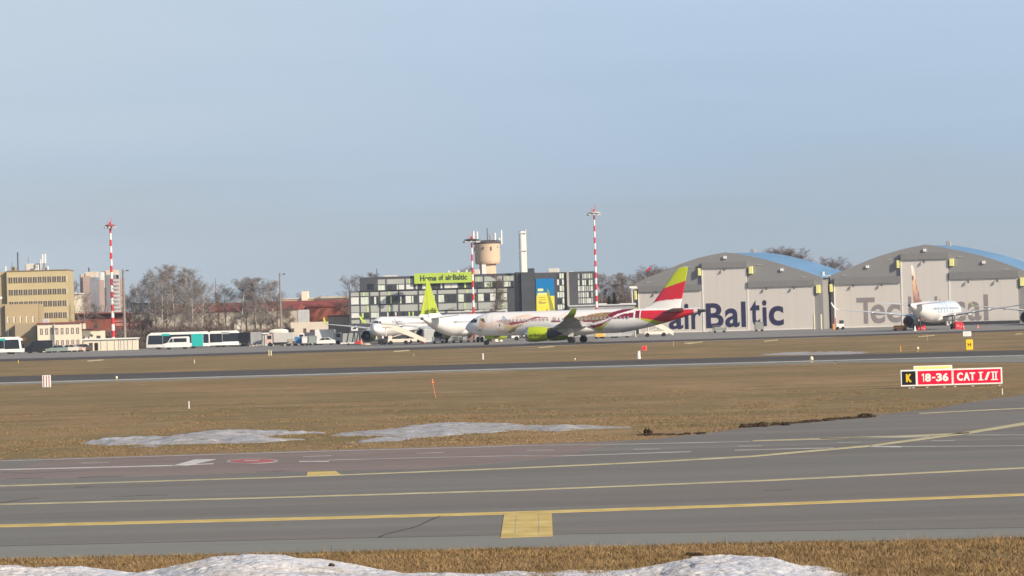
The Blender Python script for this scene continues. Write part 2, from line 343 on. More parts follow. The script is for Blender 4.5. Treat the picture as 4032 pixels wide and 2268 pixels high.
def band(name, pts, w_px, m, z=0.0158, ex=0.0):      # a painted line: centreline pixels, thickness in pixels
    up = [gnd(k, x, y - (w_px[i] if isinstance(w_px, list) else w_px) / 2) for i, (k, x, y) in enumerate(pts)]
    dn = [gnd(k, x, y + (w_px[i] if isinstance(w_px, list) else w_px) / 2) for i, (k, x, y) in enumerate(pts)]
    if ex: up = ext(up, ex, ex); dn = ext(dn, ex, ex)
    return sheet(name, dn + up[::-1], m, z)
band('centre_line', [('a', 0, 924), ('a', 1288, 893), ('a', 2576, 859), ('b', 1288, 816), ('b', 2576, 766)], [13, 13, 13, 12, 11], mark_y, ex=30)
band('taxi_line', [('a', 0, 815), ('a', 1288, 783), ('a', 2576, 745), ('b', 1288, 694), ('b', 2576, 631)], 5.5, mark_yp, ex=30)
band('taxi_curve_line', [('a', 0, 722), ('a', 1400, 679), ('a', 2576, 633), ('b', 700, 601), ('b', 1200, 573), ('b', 1800, 520), ('b', 2300, 453), ('b', 2576, 408), ('b', 3000, 335)],
     [4, 4, 4, 5, 6, 7, 10, 13, 15], mark_yp)
band('taxi_branch_line', [('b', 1210, 495), ('b', 1600, 483), ('b', 2000, 470), ('b', 2300, 455)], [4, 6, 6, 5], mark_yp)
band('taxi_faint_line', [('b', 2050, 356), ('b', 2576, 330)], 2.5, mark_yp)
band('road_edge_line', [('a', 0, 596), ('a', 1650, 546), ('a', 2450, 525), ('b', 0, 519), ('b', 600, 511), ('b', 1200, 498)], 2.0, mark_ws)
band('road_side_line', [('a', 0, 640), ('a', 440, 630), ('a', 880, 619)], 4, mark_w)
band('road_side_line', [('a', 870, 619), ('a', 1075, 610)], 3, mark_w)
band('road_side_line', [('a', 1505, 599), ('a', 1655, 598)], 4, mark_w)
band('road_side_line', [('a', 1650, 592), ('a', 2200, 578), ('a', 2576, 570), ('b', 240, 571), ('b', 900, 549)], 2.2, mark_ws)
band('road_side_line', [('b', 1120, 542), ('b', 1360, 536), ('b', 1620, 530)], 2.6, mark_ws)
band('road_side_line', [('b', 1800, 523), ('b', 1960, 525)], 6, mark_w)
band('road_side_line', [('b', 1960, 524), ('b', 2576, 520)], 2.6, mark_ws)
band('road_side_line', [('b', 2290, 466), ('b', 2576, 465)], 2.6, mark_ws)
band('road_side_line', [('b', 1550, 484), ('b', 2100, 474)], 3, mark_ws)
for k, x0, x1, y0, y1 in [('a', 410, 550, 607, 604), ('a', 1525, 1668, 574, 570), ('a', 2095, 2235, 557, 554), ('b', 72, 212, 543, 541), ('b', 610, 748, 537, 535), ('b', 1135, 1255, 522, 520),
                  ('b', 1640, 1755, 504, 502), ('b', 2110, 2228, 495, 493)]:
    band('road_dash', [(k, x0, y0), (k, x1, y1)], 2.0, mark_ws)
sheet('road_tick', gl([('a', 870, 620), ('a', 940, 620), ('a', 1087, 588), ('a', 985, 588)]), mark_w, 0.0185)
def ell(cx, cy, rx, ry): return [gnd('a', cx + rx * math.cos(t) , cy + ry * math.sin(t) - rx * 0.012 * math.cos(t)) for t in [i * math.pi / 16 for i in range(32)]]
sheet('stop_ring', ell(1270, 597.5, 130, 12.2), mark_ws, 0.0185)
sheet('stop_disc', ell(1270, 597.5, 116, 10.2), mark_r, 0.0215)
sheet('stop_bar', gl([('a', 1225, 599), ('a', 1300, 597), ('a', 1310, 592), ('a', 1235, 594)]), mark_ws, 0.0245)
sheet('yellow_block', gl([('a', 1543, 672), ('a', 1715, 666), ('a', 1690, 648), ('a', 1547, 652)]), mark_y, 0.019)
sheet('yellow_block', gl([('X', 1971, 2121), ('X', 2177, 2114), ('X', 2172, 2018), ('X', 1986, 2023)]), mark_y, 0.019)
for x0, x1, xt0, xt1 in [(2026, 2032, 2034, 2038), (2121, 2127, 2122, 2127)]:
    sheet('block_groove', gl([('X', x0, 2105), ('X', x1, 2105), ('X', xt1, 2030), ('X', xt0, 2030)]), mark_yp, 0.0225)
band('crack', [('a', 1905, 983), ('a', 1935, 968), ('a', 2010, 949), ('a', 2060, 938), ('a', 2110, 922), ('a', 2150, 902), ('a', 2175, 890), ('a', 2215, 876)], [8, 4, 3, 3.5, 4, 5, 4, 2], seal_m, 0.0182)
band('crack', [('a', -40, 812), ('a', 60, 799), ('a', 130, 790), ('a', 195, 782)], [2.5, 2, 2, 1.5], seal_m, 0.0182)

for pts, w_ in [([('a', 395, 680), ('a', 480, 677), ('a', 620, 674)], [2, 3.5, 2]), ([('a', 1290, 652), ('a', 1400, 648), ('a', 1475, 646)], [1.5, 3, 1.5]), ([('a', 30, 687), ('a', 120, 684), ('a', 230, 682)], [1.5, 3, 1.5]),
                ([('a', 375, 728), ('a', 430, 726), ('a', 480, 724)], [2, 5, 2]), ([('a', 560, 778), ('a', 700, 772), ('a', 850, 768)], [1, 2, 1]), ([('b', 1270, 745), ('b', 1400, 742)], [1, 2]), ([('a', 20, 655), ('a', 160, 660), ('a', 300, 650), ('a', 470, 645)], [1, 2, 2, 1])]:
    band('asphalt_repair', pts, w_, mat('dark_repair', (.10, .09, .085), .85, .25, 2), 0.0172)
rw_near = gl([('X', 0, 1512), ('X', 2016, 1456), ('X', 4032, 1403.5)]); rw_far = gl([('X', 0, 1484), ('X', 2016, 1431), ('X', 4032, 1379)])
strip('runway', rw_near, rw_far, runway_m, 0.03, 400)
band('runway_edge_line', [('X', 0, 1510), ('X', 2016, 1454), ('X', 4032, 1401.5)], 3.4, mark_ws, 0.045, ex=400)
strip('runway_shoulder', gl([('X', 0, 1516), ('X', 2016, 1459), ('X', 3300, 1430), ('X', 4032, 1428)]), gl([('X', 0, 1511), ('X', 2016, 1455), ('X', 3300, 1423), ('X', 4032, 1402.5)]), shoulder_m, 0.02, 300)
ap_near = gl([('X', 0, 1424), ('X', 700, 1405), ('X', 1450, 1382), ('X', 2016, 1366), ('X', 3300, 1327), ('X', 4032, 1303)])
de = gl([('X', 0, 1415), ('X', 700, 1397), ('X', 1450, 1374), ('X', 2016, 1358), ('X', 3300, 1320.5), ('X', 4032, 1297.5)])
apr = ext(ap_near, 500, 500)
sheet('apron', apr + [Vector((700, 1000, 0)), Vector((-700, 1000, 0))], apron_m, 0.03)
strip('apron_edge', ap_near, de, dark_edge_m, 0.05, 400)
for pts in [[('P', 985, 748), ('P', 1130, 736)], [('P', 2330, 708), ('P', 2450, 700)], [('G', 880, 1300), ('G', 1050, 1277)], [('G', 1740, 1272), ('G', 1900, 1256)],
            [('S', 880, 108), ('S', 1140, 85)], [('S', 2440, 66), ('S', 2560, 60)], [('S', 2380, 252), ('S', 2620, 258)], [('S', 2470, 455), ('S', 2640, 452)],
            [('a', 440, 92), ('a', 520, 86)], [('a', 1980, 44), ('a', 2060, 38)]]:
    band('verge_mark', pts, 3.2, mark_yp, 0.055)
# ================================================================== SNOW, SOIL, GRASS
snow_m = layered('old_snow', (0.50, 0.51, 0.555), [
    ((0.66, 0.60, 0.53), 1.0, (0.7, 1.4, 1), 0.46, 0.60, 0.75),
    ((0.36, 0.33, 0.30), 1.6, (0.6, 1, 1), 0.48, 0.70, 0.85), ((0.66, 0.66, 0.68), 5.0, (1, 1, 1), 0.5, 0.65, 0.6),
    ((0.27, 0.21, 0.16), 1.3, (0.5, 1.6, 1), 0.56, 0.70, 0.75), ((0.30, 0.25, 0.20), 14.0, (1, 1, 1), 0.62, 0.75, 0.6)], 0.75, 0.8, 9.0)
thin_snow_m = layered('thin_snow', (0.34, 0.345, 0.37), [
    ((0.26, 0.25, 0.25), 1.0, (0.12, 0.9, 1), 0.46, 0.60, 0.7),
    ((0.33, 0.31, 0.29), 0.9, (0.5, 1.2, 1), 0.46, 0.62, 0.8), ((0.50, 0.50, 0.52), 1.6, (0.6, 1.4, 1), 0.52, 0.66, 0.8), ((0.24, 0.18, 0.10), 2.6, (0.5, 1, 1), 0.55, 0.63, 0.85)], 0.85, 0.7, 7.0)
def snow_patch(name, pts, hgt, res, seed, sy=1.0, gap=0.5, kx=1.0):
    P = [(q.x, q.y) for q in gl(pts)]
    x0, x1 = min(p[0] for p in P) - 1, max(p[0] for p in P) + 1; y0, y1 = min(p[1] for p in P) - 1.5, max(p[1] for p in P) + 1.5
    nx, ny = int((x1 - x0) / res) + 2, int((y1 - y0) / (res * sy)) + 2
    X, Y = np.meshgrid(np.linspace(x0, x1, nx), np.linspace(y0, y1, ny))
    d = 0.12 + sdist(X + (fbm(X * 1.1, Y * 0.5, seed + 9) - 0.5) * 1.6, Y + (fbm(X * 0.8, Y * 0.4, seed + 5) - 0.5) * 3.2, P)
    n1 = fbm(X * 0.9 * kx, Y * 0.35 * kx, seed); n2 = fbm(X * 5, Y * 3, seed + 3)
    z = hgt * np.clip(d / 1.8, -1, 1) * (0.2 + 1.2 * n1) + (n2 - 0.5) * 0.07 - gap * 0.06 * (n1 > 0.6)
    z = np.where(d < -0.6, -0.2, z)
    I = np.arange(nx * ny).reshape(ny, nx)
    Q = np.stack([I[:-1, :-1], I[:-1, 1:], I[1:, 1:], I[1:, :-1]], -1).reshape(-1, 4)
    zz = z.ravel(); keep = (zz[Q] > 0.0).any(1); Q = Q[keep]
    u, inv = np.unique(Q, return_inverse=True); V = np.stack([X.ravel(), Y.ravel(), zz], 1)[u]
    return tag(fast_mesh(name, V, inv.reshape(-1, 4), thin_snow_m, smooth=True), kind='stuff')
snow_patch('snow', [('a', 350, 512), ('a', 480, 501), ('a', 650, 493), ('a', 780, 485), ('a', 960, 462), ('a', 1250, 449), ('a', 1390, 452), ('a', 1630, 450), ('a', 1640, 455),
                    ('a', 1390, 464), ('a', 1250, 472), ('a', 1400, 482), ('a', 1500, 490), ('a', 1290, 502), ('a', 960, 507), ('a', 700, 514), ('a', 430, 517)], 0.24, 0.12, 11)
snow_patch('snow', [('a', 1660, 460), ('a', 1900, 445), ('a', 2050, 418), ('a', 2250, 408), ('a', 2450, 408), ('a', 2576, 415), ('b', 150, 424), ('b', 380, 414), ('b', 520, 420), ('b', 570, 432), ('b', 400, 436), ('b', 0, 443),
                    ('a', 2450, 455), ('a', 2150, 470), ('a', 1990, 494), ('a', 1850, 503), ('a', 1700, 509), ('a', 1800, 496), ('a', 1980, 478), ('a', 2030, 466), ('a', 1800, 468)], 0.17, 0.12, 23, gap=1.5)
snow_patch('snow', [('a', 655, 519), ('a', 735, 520), ('a', 720, 525), ('a', 660, 525)], 0.06, 0.12, 5)
snow_patch('snow', [('b', 1265, 62), ('b', 1290, 54), ('b', 1400, 48), ('b', 1700, 43), ('b', 1800, 49), ('b', 1700, 57), ('b', 1450, 60)], 0.07, 0.4, 31, sy=2, gap=1.2)
# the two banks of shovelled snow right in front
sil = [('a', -60, 1108), ('a', 0, 1114), ('a', 150, 1118), ('a', 300, 1121), ('a', 500, 1136), ('a', 640, 1148), ('a', 800, 1137), ('a', 900, 1117), ('a', 1000, 1096), ('a', 1060, 1080), ('a', 1200, 1063),
       ('a', 1330, 1053), ('a', 1400, 1056), ('a', 1450, 1062), ('a', 1560, 1079), ('a', 1700, 1095), ('a', 1830, 1118), ('a', 1950, 1145), ('a', 2050, 1158), ('a', 2300, 1156), ('a', 2576, 1158),
       ('b', 200, 1160), ('b', 400, 1154), ('b', 600, 1136), ('b', 750, 1110), ('b', 830, 1086), ('b', 900, 1071), ('b', 1050, 1064), ('b', 1180, 1066), ('b', 1300, 1079), ('b', 1450, 1111), ('b', 1600, 1126),
       ('b', 1750, 1141), ('b', 1900, 1156), ('b', 2080, 1172), ('b', 2300, 1190), ('b', 2700, 1215)]
DRs = [48.1 if pz(k, x, y)[0] < 1450 else (46.6 if pz(k, x, y)[0] > 1560 else 47.4) for k, x, y in sil]
sx = [atd(k, x, y, D_).x for (k, x, y), D_ in zip(sil, DRs)]; sz = [atd(k, x, y, D_).z for (k, x, y), D_ in zip(sil, DRs)]
nx, ny = 520, 190
X, Y = np.meshgrid(np.linspace(sx[0], sx[-1], nx), np.linspace(41.6, 49.6, ny))
hz = np.interp(X, sx, sz)
rid = np.interp(X, sx, DRs) + 0.30 * (fbm(X * 0.35, X * 0 + 3.3, 41) - 0.5)
prof = np.where(Y > rid, 1 - ((Y - rid) / 1.0) ** 2, 1 - ((rid - Y) / 4.2) ** 2)
z = np.where(hz > 0, hz, 0) * np.clip(prof, 0, 1) + np.minimum(hz, 0) * 1.3 - 0.3 * np.clip(-prof, 0, 1) - 0.02 + (fbm(X * 1.3, Y * 1.1, 51) - 0.5) * 0.10 + (fbm(X * 4, Y * 3, 53) - 0.5) * 0.045 + (fbm(X * 14, Y * 14, 57, 3) - 0.5) * 0.018
lump = np.abs(fbm(X * 2.6, Y * 2.2, 77) - 0.5); z = z - np.clip(0.06 - lump, 0, 1) * 0.4
V = np.stack([X.ravel(), Y.ravel(), np.maximum(z.ravel(), -0.25)], 1); I = np.arange(nx * ny).reshape(ny, nx)
Q = np.stack([I[:-1, :-1], I[:-1, 1:], I[1:, 1:], I[1:, :-1]], -1).reshape(-1, 4); Q = Q[(V[:, 2][Q] > -0.02).any(1)]
tag(fast_mesh('snow', V, Q, snow_m, smooth=True), kind='stuff')

soil_m = layered('dark_soil', (0.045, 0.030, 0.020), [((0.10, 0.07, 0.045), 4, (1, 1, 1), 0.5, 0.7, 0.8)], 0.95, 0.9, 12)
def clod_data(mb, c, rx, ry, rz, seed):
    bm = bmesh.new(); bmesh.ops.create_icosphere(bm, subdivisions=3, radius=1)
    for v in bm.verts:
        n = mnoise.fractal(v.co * 1.6 + Vector((seed, 0, 0)), 1.0, 2.0, 4); v.co *= (1 + 0.45 * n)
        v.co = Vector((v.co.x * rx + c[0], v.co.y * ry + c[1], max(v.co.z, -0.3) * rz + c[2]))
    mb.add([v.co.copy() for v in bm.verts], [tuple(v.index for v in f.verts) for f in bm.faces]); bm.free()
def clod(label, k, x, y, rx, rz, seed, n=3):
    p = gnd(k, x, y); mb = MB()
    for i in range(n): clod_data(mb, (p.x + (i - (n - 1) / 2) * rx * 0.9, p.y + random.uniform(-.1, .1), rz * 0.35), rx * random.uniform(.7, 1.1), rx * 0.9, rz * random.uniform(.6, 1), seed + i * 3.1)
    o = mb.build('soil_clod', soil_m, smooth=True); tag(o, label, 'soil clod', 'clods of dark soil turned up along the asphalt edge')
clod('dark soil clod lying alone in the grass near the snow patch', 'b', 682, 460, 0.12, 0.15, 1.0, 2)
clod('big double clod of dark soil starting the torn strip', 'b', 1215, 424, 0.22, 0.13, 9.0, 4)
clod('low clod of soil in the middle of the torn strip', 'b', 1375, 416, 0.12, 0.09, 19.0, 2)
clod('tall end clod of soil closest to the sign', 'b', 1778, 376, 0.18, 0.13, 29.0, 3)
mb = MB()
for i in range(150):
    t = random.random(); x = 1160 + t * 660; y = 425 - t * 55 + random.uniform(-4, 5); p = gnd('b', x, y); r = random.uniform(.02, .085)
    clod_data(mb, (p.x, p.y, r * .1), r * 2.2, r, r * 0.6, i)
for i in range(50):
    t = random.random(); x = 640 + t * 330; y = 466 - t * 10 + random.uniform(-4, 5); p = gnd('b', x, y); r = random.uniform(.02, .06)
    clod_data(mb, (p.x, p.y, r * .2), r * 2.2, r, r * 0.7, i + 300)
tag(mb.build('soil_strip', soil_m, smooth=True), kind='stuff')
mb = MB(); p = atd('a', 1668, 1124, 46.3); clod_data(mb, (p.x, p.y, p.z + 0.01), 0.045, 0.03, 0.035, 4.4)
tag(mb.build('soil_clod', soil_m, smooth=True), 'small dark clod stuck on the near snow bank', 'soil clod')
mb = MB()
for i in range(26):
    p = atd('b', 925 + random.uniform(-38, 22), 1064 + random.uniform(-3, 5), 46.9); r = random.uniform(.012, .035); clod_data(mb, (p.x, p.y, p.z), r * 1.6, r, r * .8, i + 7)
tag(mb.build('turf_lump', soil_m, smooth=True), 'dark lump of turf on the crest of the right snow bank', 'turf lump')

# grass blades
def blades(name, cx, cy, h, w, m, lean=0.5):
    n = len(cx); a = rng.uniform(0, 2 * math.pi, n); ww = w * rng.uniform(.6, 1.4, n); hh = h * rng.uniform(.45, 1.35, n)
    dx, dy = np.cos(a) * ww, np.sin(a) * ww; la = rng.uniform(0, 2 * math.pi, n); L = hh * lean * rng.uniform(0, 1.3, n)
    z0 = np.zeros(n)
    V = np.stack([np.stack([cx - dx, cy - dy, z0], 1), np.stack([cx + dx, cy + dy, z0], 1), np.stack([cx + np.cos(la) * L, cy + np.sin(la) * L, hh], 1)], 1).reshape(-1, 3)
    col = rng.uniform(0.72, 1.12, (n, 1)) * np.array([[1, 1, 1]]) * np.where(rng.random((n, 1)) < 0.10, [[0.75, 0.9, 0.6]], [[1, 1, 1]])
    o = fast_mesh(name, V, np.arange(3 * n).reshape(-1, 3), m, colors=np.repeat(col, 3, 0)); return tag(o, kind='stuff')
blade_m = mat('dry_blades', (0.285, 0.188, 0.093), 0.9, 0.35, 1.2, attr='Col', spec=0.1)
def scatter(n, x0, x1, y0, y1): return rng.uniform(x0, x1, n), rng.uniform(y0, y1, n)
ne = [(p.x, p.y) for p in ext(near_edge, 40, 40)]
def near_lim(x): return np.interp(x, [p[0] for p in ne], [p[1] for p in ne])
x, y = scatter(175000, -9.5, 9.5, 44.2, 53.5); kk = (y < near_lim(x) + rng.normal(0, .05, len(x)) - 0.02) & (fbm(x * 1.2, y * 1.2, 5) > rng.uniform(.15, .6, len(x)))
blades('grass', x[kk], y[kk], 0.06, 0.008, blade_m, 1.3)
x, y = scatter(1500, -9.5, 9.5, 48.5, 52.5); kk = (y < near_lim(x) + 0.03) & (fbm(x * 2, y * 2, 15) > 0.5)
blades('grass', x[kk], y[kk], 0.17, 0.005, blade_m, 0.5)
fe = [(p.x, p.y) for p in ext(far_edge, 20, 3)]
def far_lim(x): return np.interp(x, [p[0] for p in fe], [p[1] for p in fe])
x, y = scatter(300000, -27, 27, 92, 165); kk = (y > far_lim(x) + 0.05 + rng.normal(0, .12, len(x))) & (np.abs(x) < y * 0.175) & (fbm(x * .6, y * .3, 25) > rng.uniform(.2, .65, len(x)) + (y - 92) * .006)
blades('grass', x[kk], y[kk], 0.04, 0.014, blade_m, 1.3)

# ================================================================== AIRFIELD SIGNS AND MARKERS
sgn_white = mat('sign_white', (0.80, 0.78, 0.74), 0.4, 0.04, 2); sgn_red = mat('sign_red', (0.72, 0.005, 0.045), 0.35, 0.05, 2); sgn_black = mat('sign_black', (0.012, 0.01, 0.014), 0.35, 0.1, 2)
fs = Face(3745, 150.5)
root = thing('holding_sign', 'white framed red and black airfield sign reading K 18-36 CAT I/II', 'airfield sign', fs.o)
u0, u1, _, _ = fs.rect('S', 592, 640, 2224, 880); zb = 0.10
def su(x): return fs.uz('S', x, 740)[0]
z1 = zb + 0.80
mb = MB(); mb.bbox(u0, su(1428), -0.09, 0.09, zb, z1, 0.012); mb.bbox(su(1431), u1, -0.09, 0.09, zb, z1, 0.012); mb.build('frame', sgn_white, root)
def pan(name, x0, x1, m):
    b = MB(); b.box(su(x0), su(x1), -0.098, -0.085, zb + 0.065, z1 - 0.065); return b.build(name, m, root)
def words(par, txt, x0, x1, m, za=zb + 0.20, zc_=zb + 0.60, bold=0.0):
    b = MB()
    for c, a, d in txt:
        v_, f_ = text_data(c, su(a), su(d), za, zc_, 0.012, -0.112, 0.03); b.add(v_, f_)
        if bold:
            for q in (-bold, bold): b.add([(p[0] + q, p[1] + 0.001 * q / abs(q), p[2]) for p in v_], f_)
    return b
pk = pan('black_panel', 612, 833, sgn_black); words(pk, [('K', 680, 766)], 0, 0, mat('sign_yellow', (0.75, 0.52, 0.02), 0.4, 0.05, 2), bold=0.012).build('letter', MATS['sign_yellow'], pk)
p1_ = pan('red_panel', 868, 1410, sgn_red)
b = words(p1_, [('8', 985, 1072), ('3', 1162, 1250), ('6', 1266, 1354)], 0, 0, None, bold=0.012); b.prism([(su(952), zb + .2), (su(966), zb + .2), (su(966), zb + .6), (su(950), zb + .6), (su(925), zb + .53), (su(932), zb + .49), (su(948), zb + .53)], -.112, -.1); b.box(su(1092), su(1146), -0.112, -0.1, zb + 0.36, zb + 0.43); b.build('lettering', sgn_white, p1_)
p2_ = pan('red_panel', 1446, 2200, sgn_red)
b = words(p2_, [('C', 1497, 1588), ('A', 1602, 1698), ('T', 1702, 1783), ('/', 1938, 2024)], 0, 0, None, bold=0.012)
for a, d in [(1860, 1892), (2062, 2086), (2108, 2132)]: b.box(su(a), su(d), -0.112, -0.1, zb + 0.235, zb + 0.565)
for a, d in [(1836, 1918), (2038, 2154)]:
    b.box(su(a), su(d), -0.112, -0.1, zb + 0.565, zb + 0.61); b.box(su(a), su(d), -0.112, -0.1, zb + 0.19, zb + 0.235)
b.build('lettering', sgn_white, p2_)
b = MB(); b.bbox(su(803), su(1424), -0.075, 0.075, z1 + 0.002, z1 + 0.185, 0.01); tb = b.build('top_box', sgn_white, root)
b = MB(); b.box(su(825), su(1400), -0.084, -0.073, z1 + 0.03, z1 + 0.14); b.build('yellow_panel', mat('pale_yellow_sign', (0.85, 0.72, 0.22), 0.5, 0.05, 2), tb)
for xx in (735, 795, 1015, 1290, 1465, 1748, 2180):
    b = MB(); b.tube((su(xx), 0, 0.02), (su(xx), 0, zb + 0.01), 0.025); b.box(su(xx) - 0.06, su(xx) + 0.06, -0.06, 0.06, 0.0, 0.03); b.build('leg', lgrey, root)

def gpos(k, x, y): p = gnd(k, x, y); return p
p = gpos('a', 235, 228); root = thing('marker_board', 'white board with vertical red stripes standing on the grass', 'marker board', p)
b = MB(); b.bbox(-.30, .30, -.05, .05, .08, .92, .012); b.build('board', sgn_white, root)
for c in (-.19, 0.0, .19): b = MB(); b.box(c - .03, c + .03, -.06, -.048, .10, .90); b.build('stripe', mat('brown_red_stripe', (0.35, 0.09, 0.08), .5, .1, 2), root)
for c in (-.2, .2): b = MB(); b.box(c - .05, c + .05, -.04, .04, 0, .085); b.build('foot', steel, root)
def post(name, label, cat, k, x, y, h, w, m, cap=None, group=None, top=None):
    p = gpos(k, x, y); r = thing(name, label, cat, p, group=group); b = MB(); b.tube((0, 0, 0), (0, 0, h), w / 2, w / 2 * 0.85, 10); b.build('post', m, r)
    b = MB(); b.tube((0, 0, 0), (0, 0, 0.03), w * 0.8, w * 0.75, 10); b.build('base', steel, r)
    if cap: b = MB(); b.lathe([(w * .55, 0), (w * .62, .02), (w * .5, cap * .7), (w * .15, cap)], 10, c=(0, 0, h)); b.build('cap', top or m, r)
    return r
G = 'marker posts along the taxiways'
post('marker_post', 'short slim white post alone in the grass above the long snow patch', 'marker post', 'a', 951, 333, 0.36, 0.06, sgn_white, .03, G)
post('marker_post', 'small pale post at the grass edge beside the bend of the taxiway under the sign', 'marker post', 'b', 2467, 262, 0.26, 0.05, sgn_white, .03, G)
post('marker_post', 'thick white post at the far runway edge beside the red box', 'marker post', 'b', 638, 81, 0.72, 0.34, sgn_white, .04, G)
post('marker_post', 'cream post on the far grass, taller of the yellow pair', 'marker post', 'a', 1353, 66, 0.78, 0.13, mat('cream_post', (.75, .68, .42), .5, .1, 3), .04, G)
post('marker_post', 'cream post on the far grass, shorter of the yellow pair', 'marker post', 'a', 1364, 64, 0.66, 0.17, MATS['cream_post'], .04, G)
post('marker_post', 'white tapered post on far grass below the nose wheel of the painted aircraft', 'marker post', 'a', 2430, 84, 0.5, 0.16, sgn_white, .12, G)
post('marker_post', 'thin orange post on the far grass under the red wheel covers', 'marker post', 'b', 1955, 43, 0.5, 0.10, orange, .03, G)
post('marker_post', 'thin pale orange stake near the apron edge below the hangar doors', 'marker post', 'R', 1005, 985, 0.8, 0.07, mat('faded_orange', (.5, .3, .16), .6, .1, 3), .03, G)
post('marker_post', 'faded orange stake on the far grass right of the red box', 'marker post', 'C', 1770, 880, 0.6, 0.10, MATS['faded_orange'], .03, G)
post('marker_post', 'tiny yellow stake on the far grass at the left picture edge', 'marker post', 'a', 92, 102, 0.35, 0.10, yellow, .03, G)
post('marker_post', 'tiny cream stake on the far grass below the minibus', 'marker post', 'a', 978, 103, 0.38, 0.09, MATS['cream_post'], .03, G)
post('marker_post', 'small faded orange stake on the far grass below the aircraft stairs', 'marker post', 'a', 2081, 68, 0.34, 0.10, MATS['faded_orange'], .03, G)
def lamp(label, k, x, y, s, m):
    p = gpos(k, x, y); r = thing('edge_light', label, 'edge light', p, group='elevated edge lights'); b = MB(); b.tube((0, 0, 0), (0, 0, .22 * s), .03 * s, n=8); b.build('stem', yellow, r)
    b = MB(); b.lathe([(.09 * s, .2 * s), (.12 * s, .24 * s), (.11 * s, .38 * s), (.05 * s, .44 * s)], 12); b.build('lens', m, r)
cream_lens = mat('cream_lens', (.82, .72, .5), .3, .05, 3)
lamp('small cream edge light beside the runway line near the striped board', 'a', 587, 190, 0.8, cream_lens)
lamp('cream edge light on the runway line between the red box and the big sign', 'b', 1508, 102, 1.15, cream_lens)
lamp('cream edge light on the far runway side left of the yellow sign', 'b', 2042, 44, 1.0, cream_lens)
lamp('low dark edge light in the grass right of the cream light on the runway line', 'b', 1627, 104, 0.45, darkm)
lamp('tiny cream edge light on the far grass left of the thick white post', 'b', 317, 91, 0.6, cream_lens)
p = gpos('a', 2192, 277); r = thing('wind_marker', 'thin orange stake marker with round heads in the middle of the grass', 'stake marker', p)
om = mat('signal_orange', (.80, .22, .10), .5, .1, 3); b = MB(); b.tube((.0, 0, 0), (-.13, 0, .78), .014, n=6); b.build('stem', om, r)
for zz, rr in ((.93, .05), (.80, .075)):
    b = MB(); b.lathe([(.01, -rr), (rr * .8, -rr * .6), (rr, 0), (rr * .8, rr * .6), (.01, rr)], 10, c=(-.15, 0, zz)); b.build('head', om, r)
p = gnd('b', 665, 41); r = thing('red_box', 'red box marker with pink frame beyond the runway', 'marker box', p)
b = MB(); b.bbox(-.30, .30, -.2, .2, .06, .56, .03); b.build('housing', mat('pink_red', (.75, .16, .15), .5, .1, 2), r); b = MB(); b.box(-.2, .2, -.215, -.195, .13, .5); b.build('panel', red, r)
for c in (-.2, .2): b = MB(); b.box(c - .03, c + .03, -.1, .1, 0, .07); b.build('leg', steel, r)
def flat_sign(label, k, x0, y0, x1, y1, yb, mf_, txt, tm, frame=None):
    pb = gnd(k, (x0 + x1) / 2, yb); D = pb.y; a = atd(k, x0, (y0 + y1) / 2, D); c = atd(k, x1, (y0 + y1) / 2, D); w = c.x - a.x
    hh = abs(atd(k, (x0 + x1) / 2, y0, D).z - atd(k, (x0 + x1) / 2, y1, D).z); zb_ = max(0.05, atd(k, (x0 + x1) / 2, y1, D).z)
    r = thing('airfield_sign', label, 'airfield sign', pb); b = MB(); b.bbox(-w / 2, w / 2, -.12, .12, zb_, zb_ + hh, .03); b.build('board', mf_, r)
    for c_ in (-w * .35, w * .35): b = MB(); b.box(c_ - .05, c_ + .05, -.06, .06, 0, zb_ + .01); b.build('leg', steel, r)
    b = MB()
    if txt == 'outline':
        for q in [(-.25, -.2, .25, .75), (-.2, .25, .66, .75), (-.2, .25, .25, .33)]:
            if q[0] == -.25: b.box(q[0] * w, q[1] * w, -.135, -.115, zb_ + q[2] * hh, zb_ + q[3] * hh)
            else: b.box(q[0] * w, q[1] * w, -.135, -.115, zb_ + q[2] * hh, zb_ + q[3] * hh)
    else:
        v_, f_ = text_data(txt, -w * .22, w * .22, zb_ + hh * .32, zb_ + hh * .68, .02, -.135); b.add(v_, f_)
    b.build('lettering', tm, r)
flat_sign('yellow airfield sign with black symbol beyond the runway', 'S', 1642, 155, 1756, 318, 322, mat('sign_amber', (.85, .56, .02), .45, .05, 2), 'H', sgn_black)
flat_sign('white airfield sign with grey outline at the apron edge', 'S', 1595, 20, 1728, 98, 118, sgn_white, 'outline', lgrey)

# ================================================================== HANGARS
ribbed_g = mat('grey_ribbed_cladding', (0.25, 0.243, 0.235), 0.6, 0.035, 1.0, stretch=(2.2, 1, .08)); ribbed_g2 = mat('grey_track_cover', (0.215, 0.208, 0.200), 0.6, 0.05, 0.4)
door_m = mat('pale_door_panel', (0.63, 0.582, 0.527), 0.6, 0.022, 1.0, stretch=(2.2, 1, .06)); door_edge = mat('white_door_edge', (0.80, 0.77, 0.72), 0.5, 0.04, 0.5)
roof_b = mat('blue_roof_membrane', (0.13, 0.265, 0.43), 0.5, 0.10, 0.25, stretch=(1, .2, 1)); void_m = mat('opening_shade', (0.01, 0.009, 0.012), 0.9, 0.2, 1)  # near-black colour stands for the shade inside gaps and open doorways
yel_panel = mat('pale_yellow_lamp_panel', (0.85, 0.80, 0.30), 0.4, 0.12, 0.6); tech_grey = mat('grey_letter', (0.27, 0.235, 0.235), 0.6, 0.08, 1)
def add_quad_rib(): pass
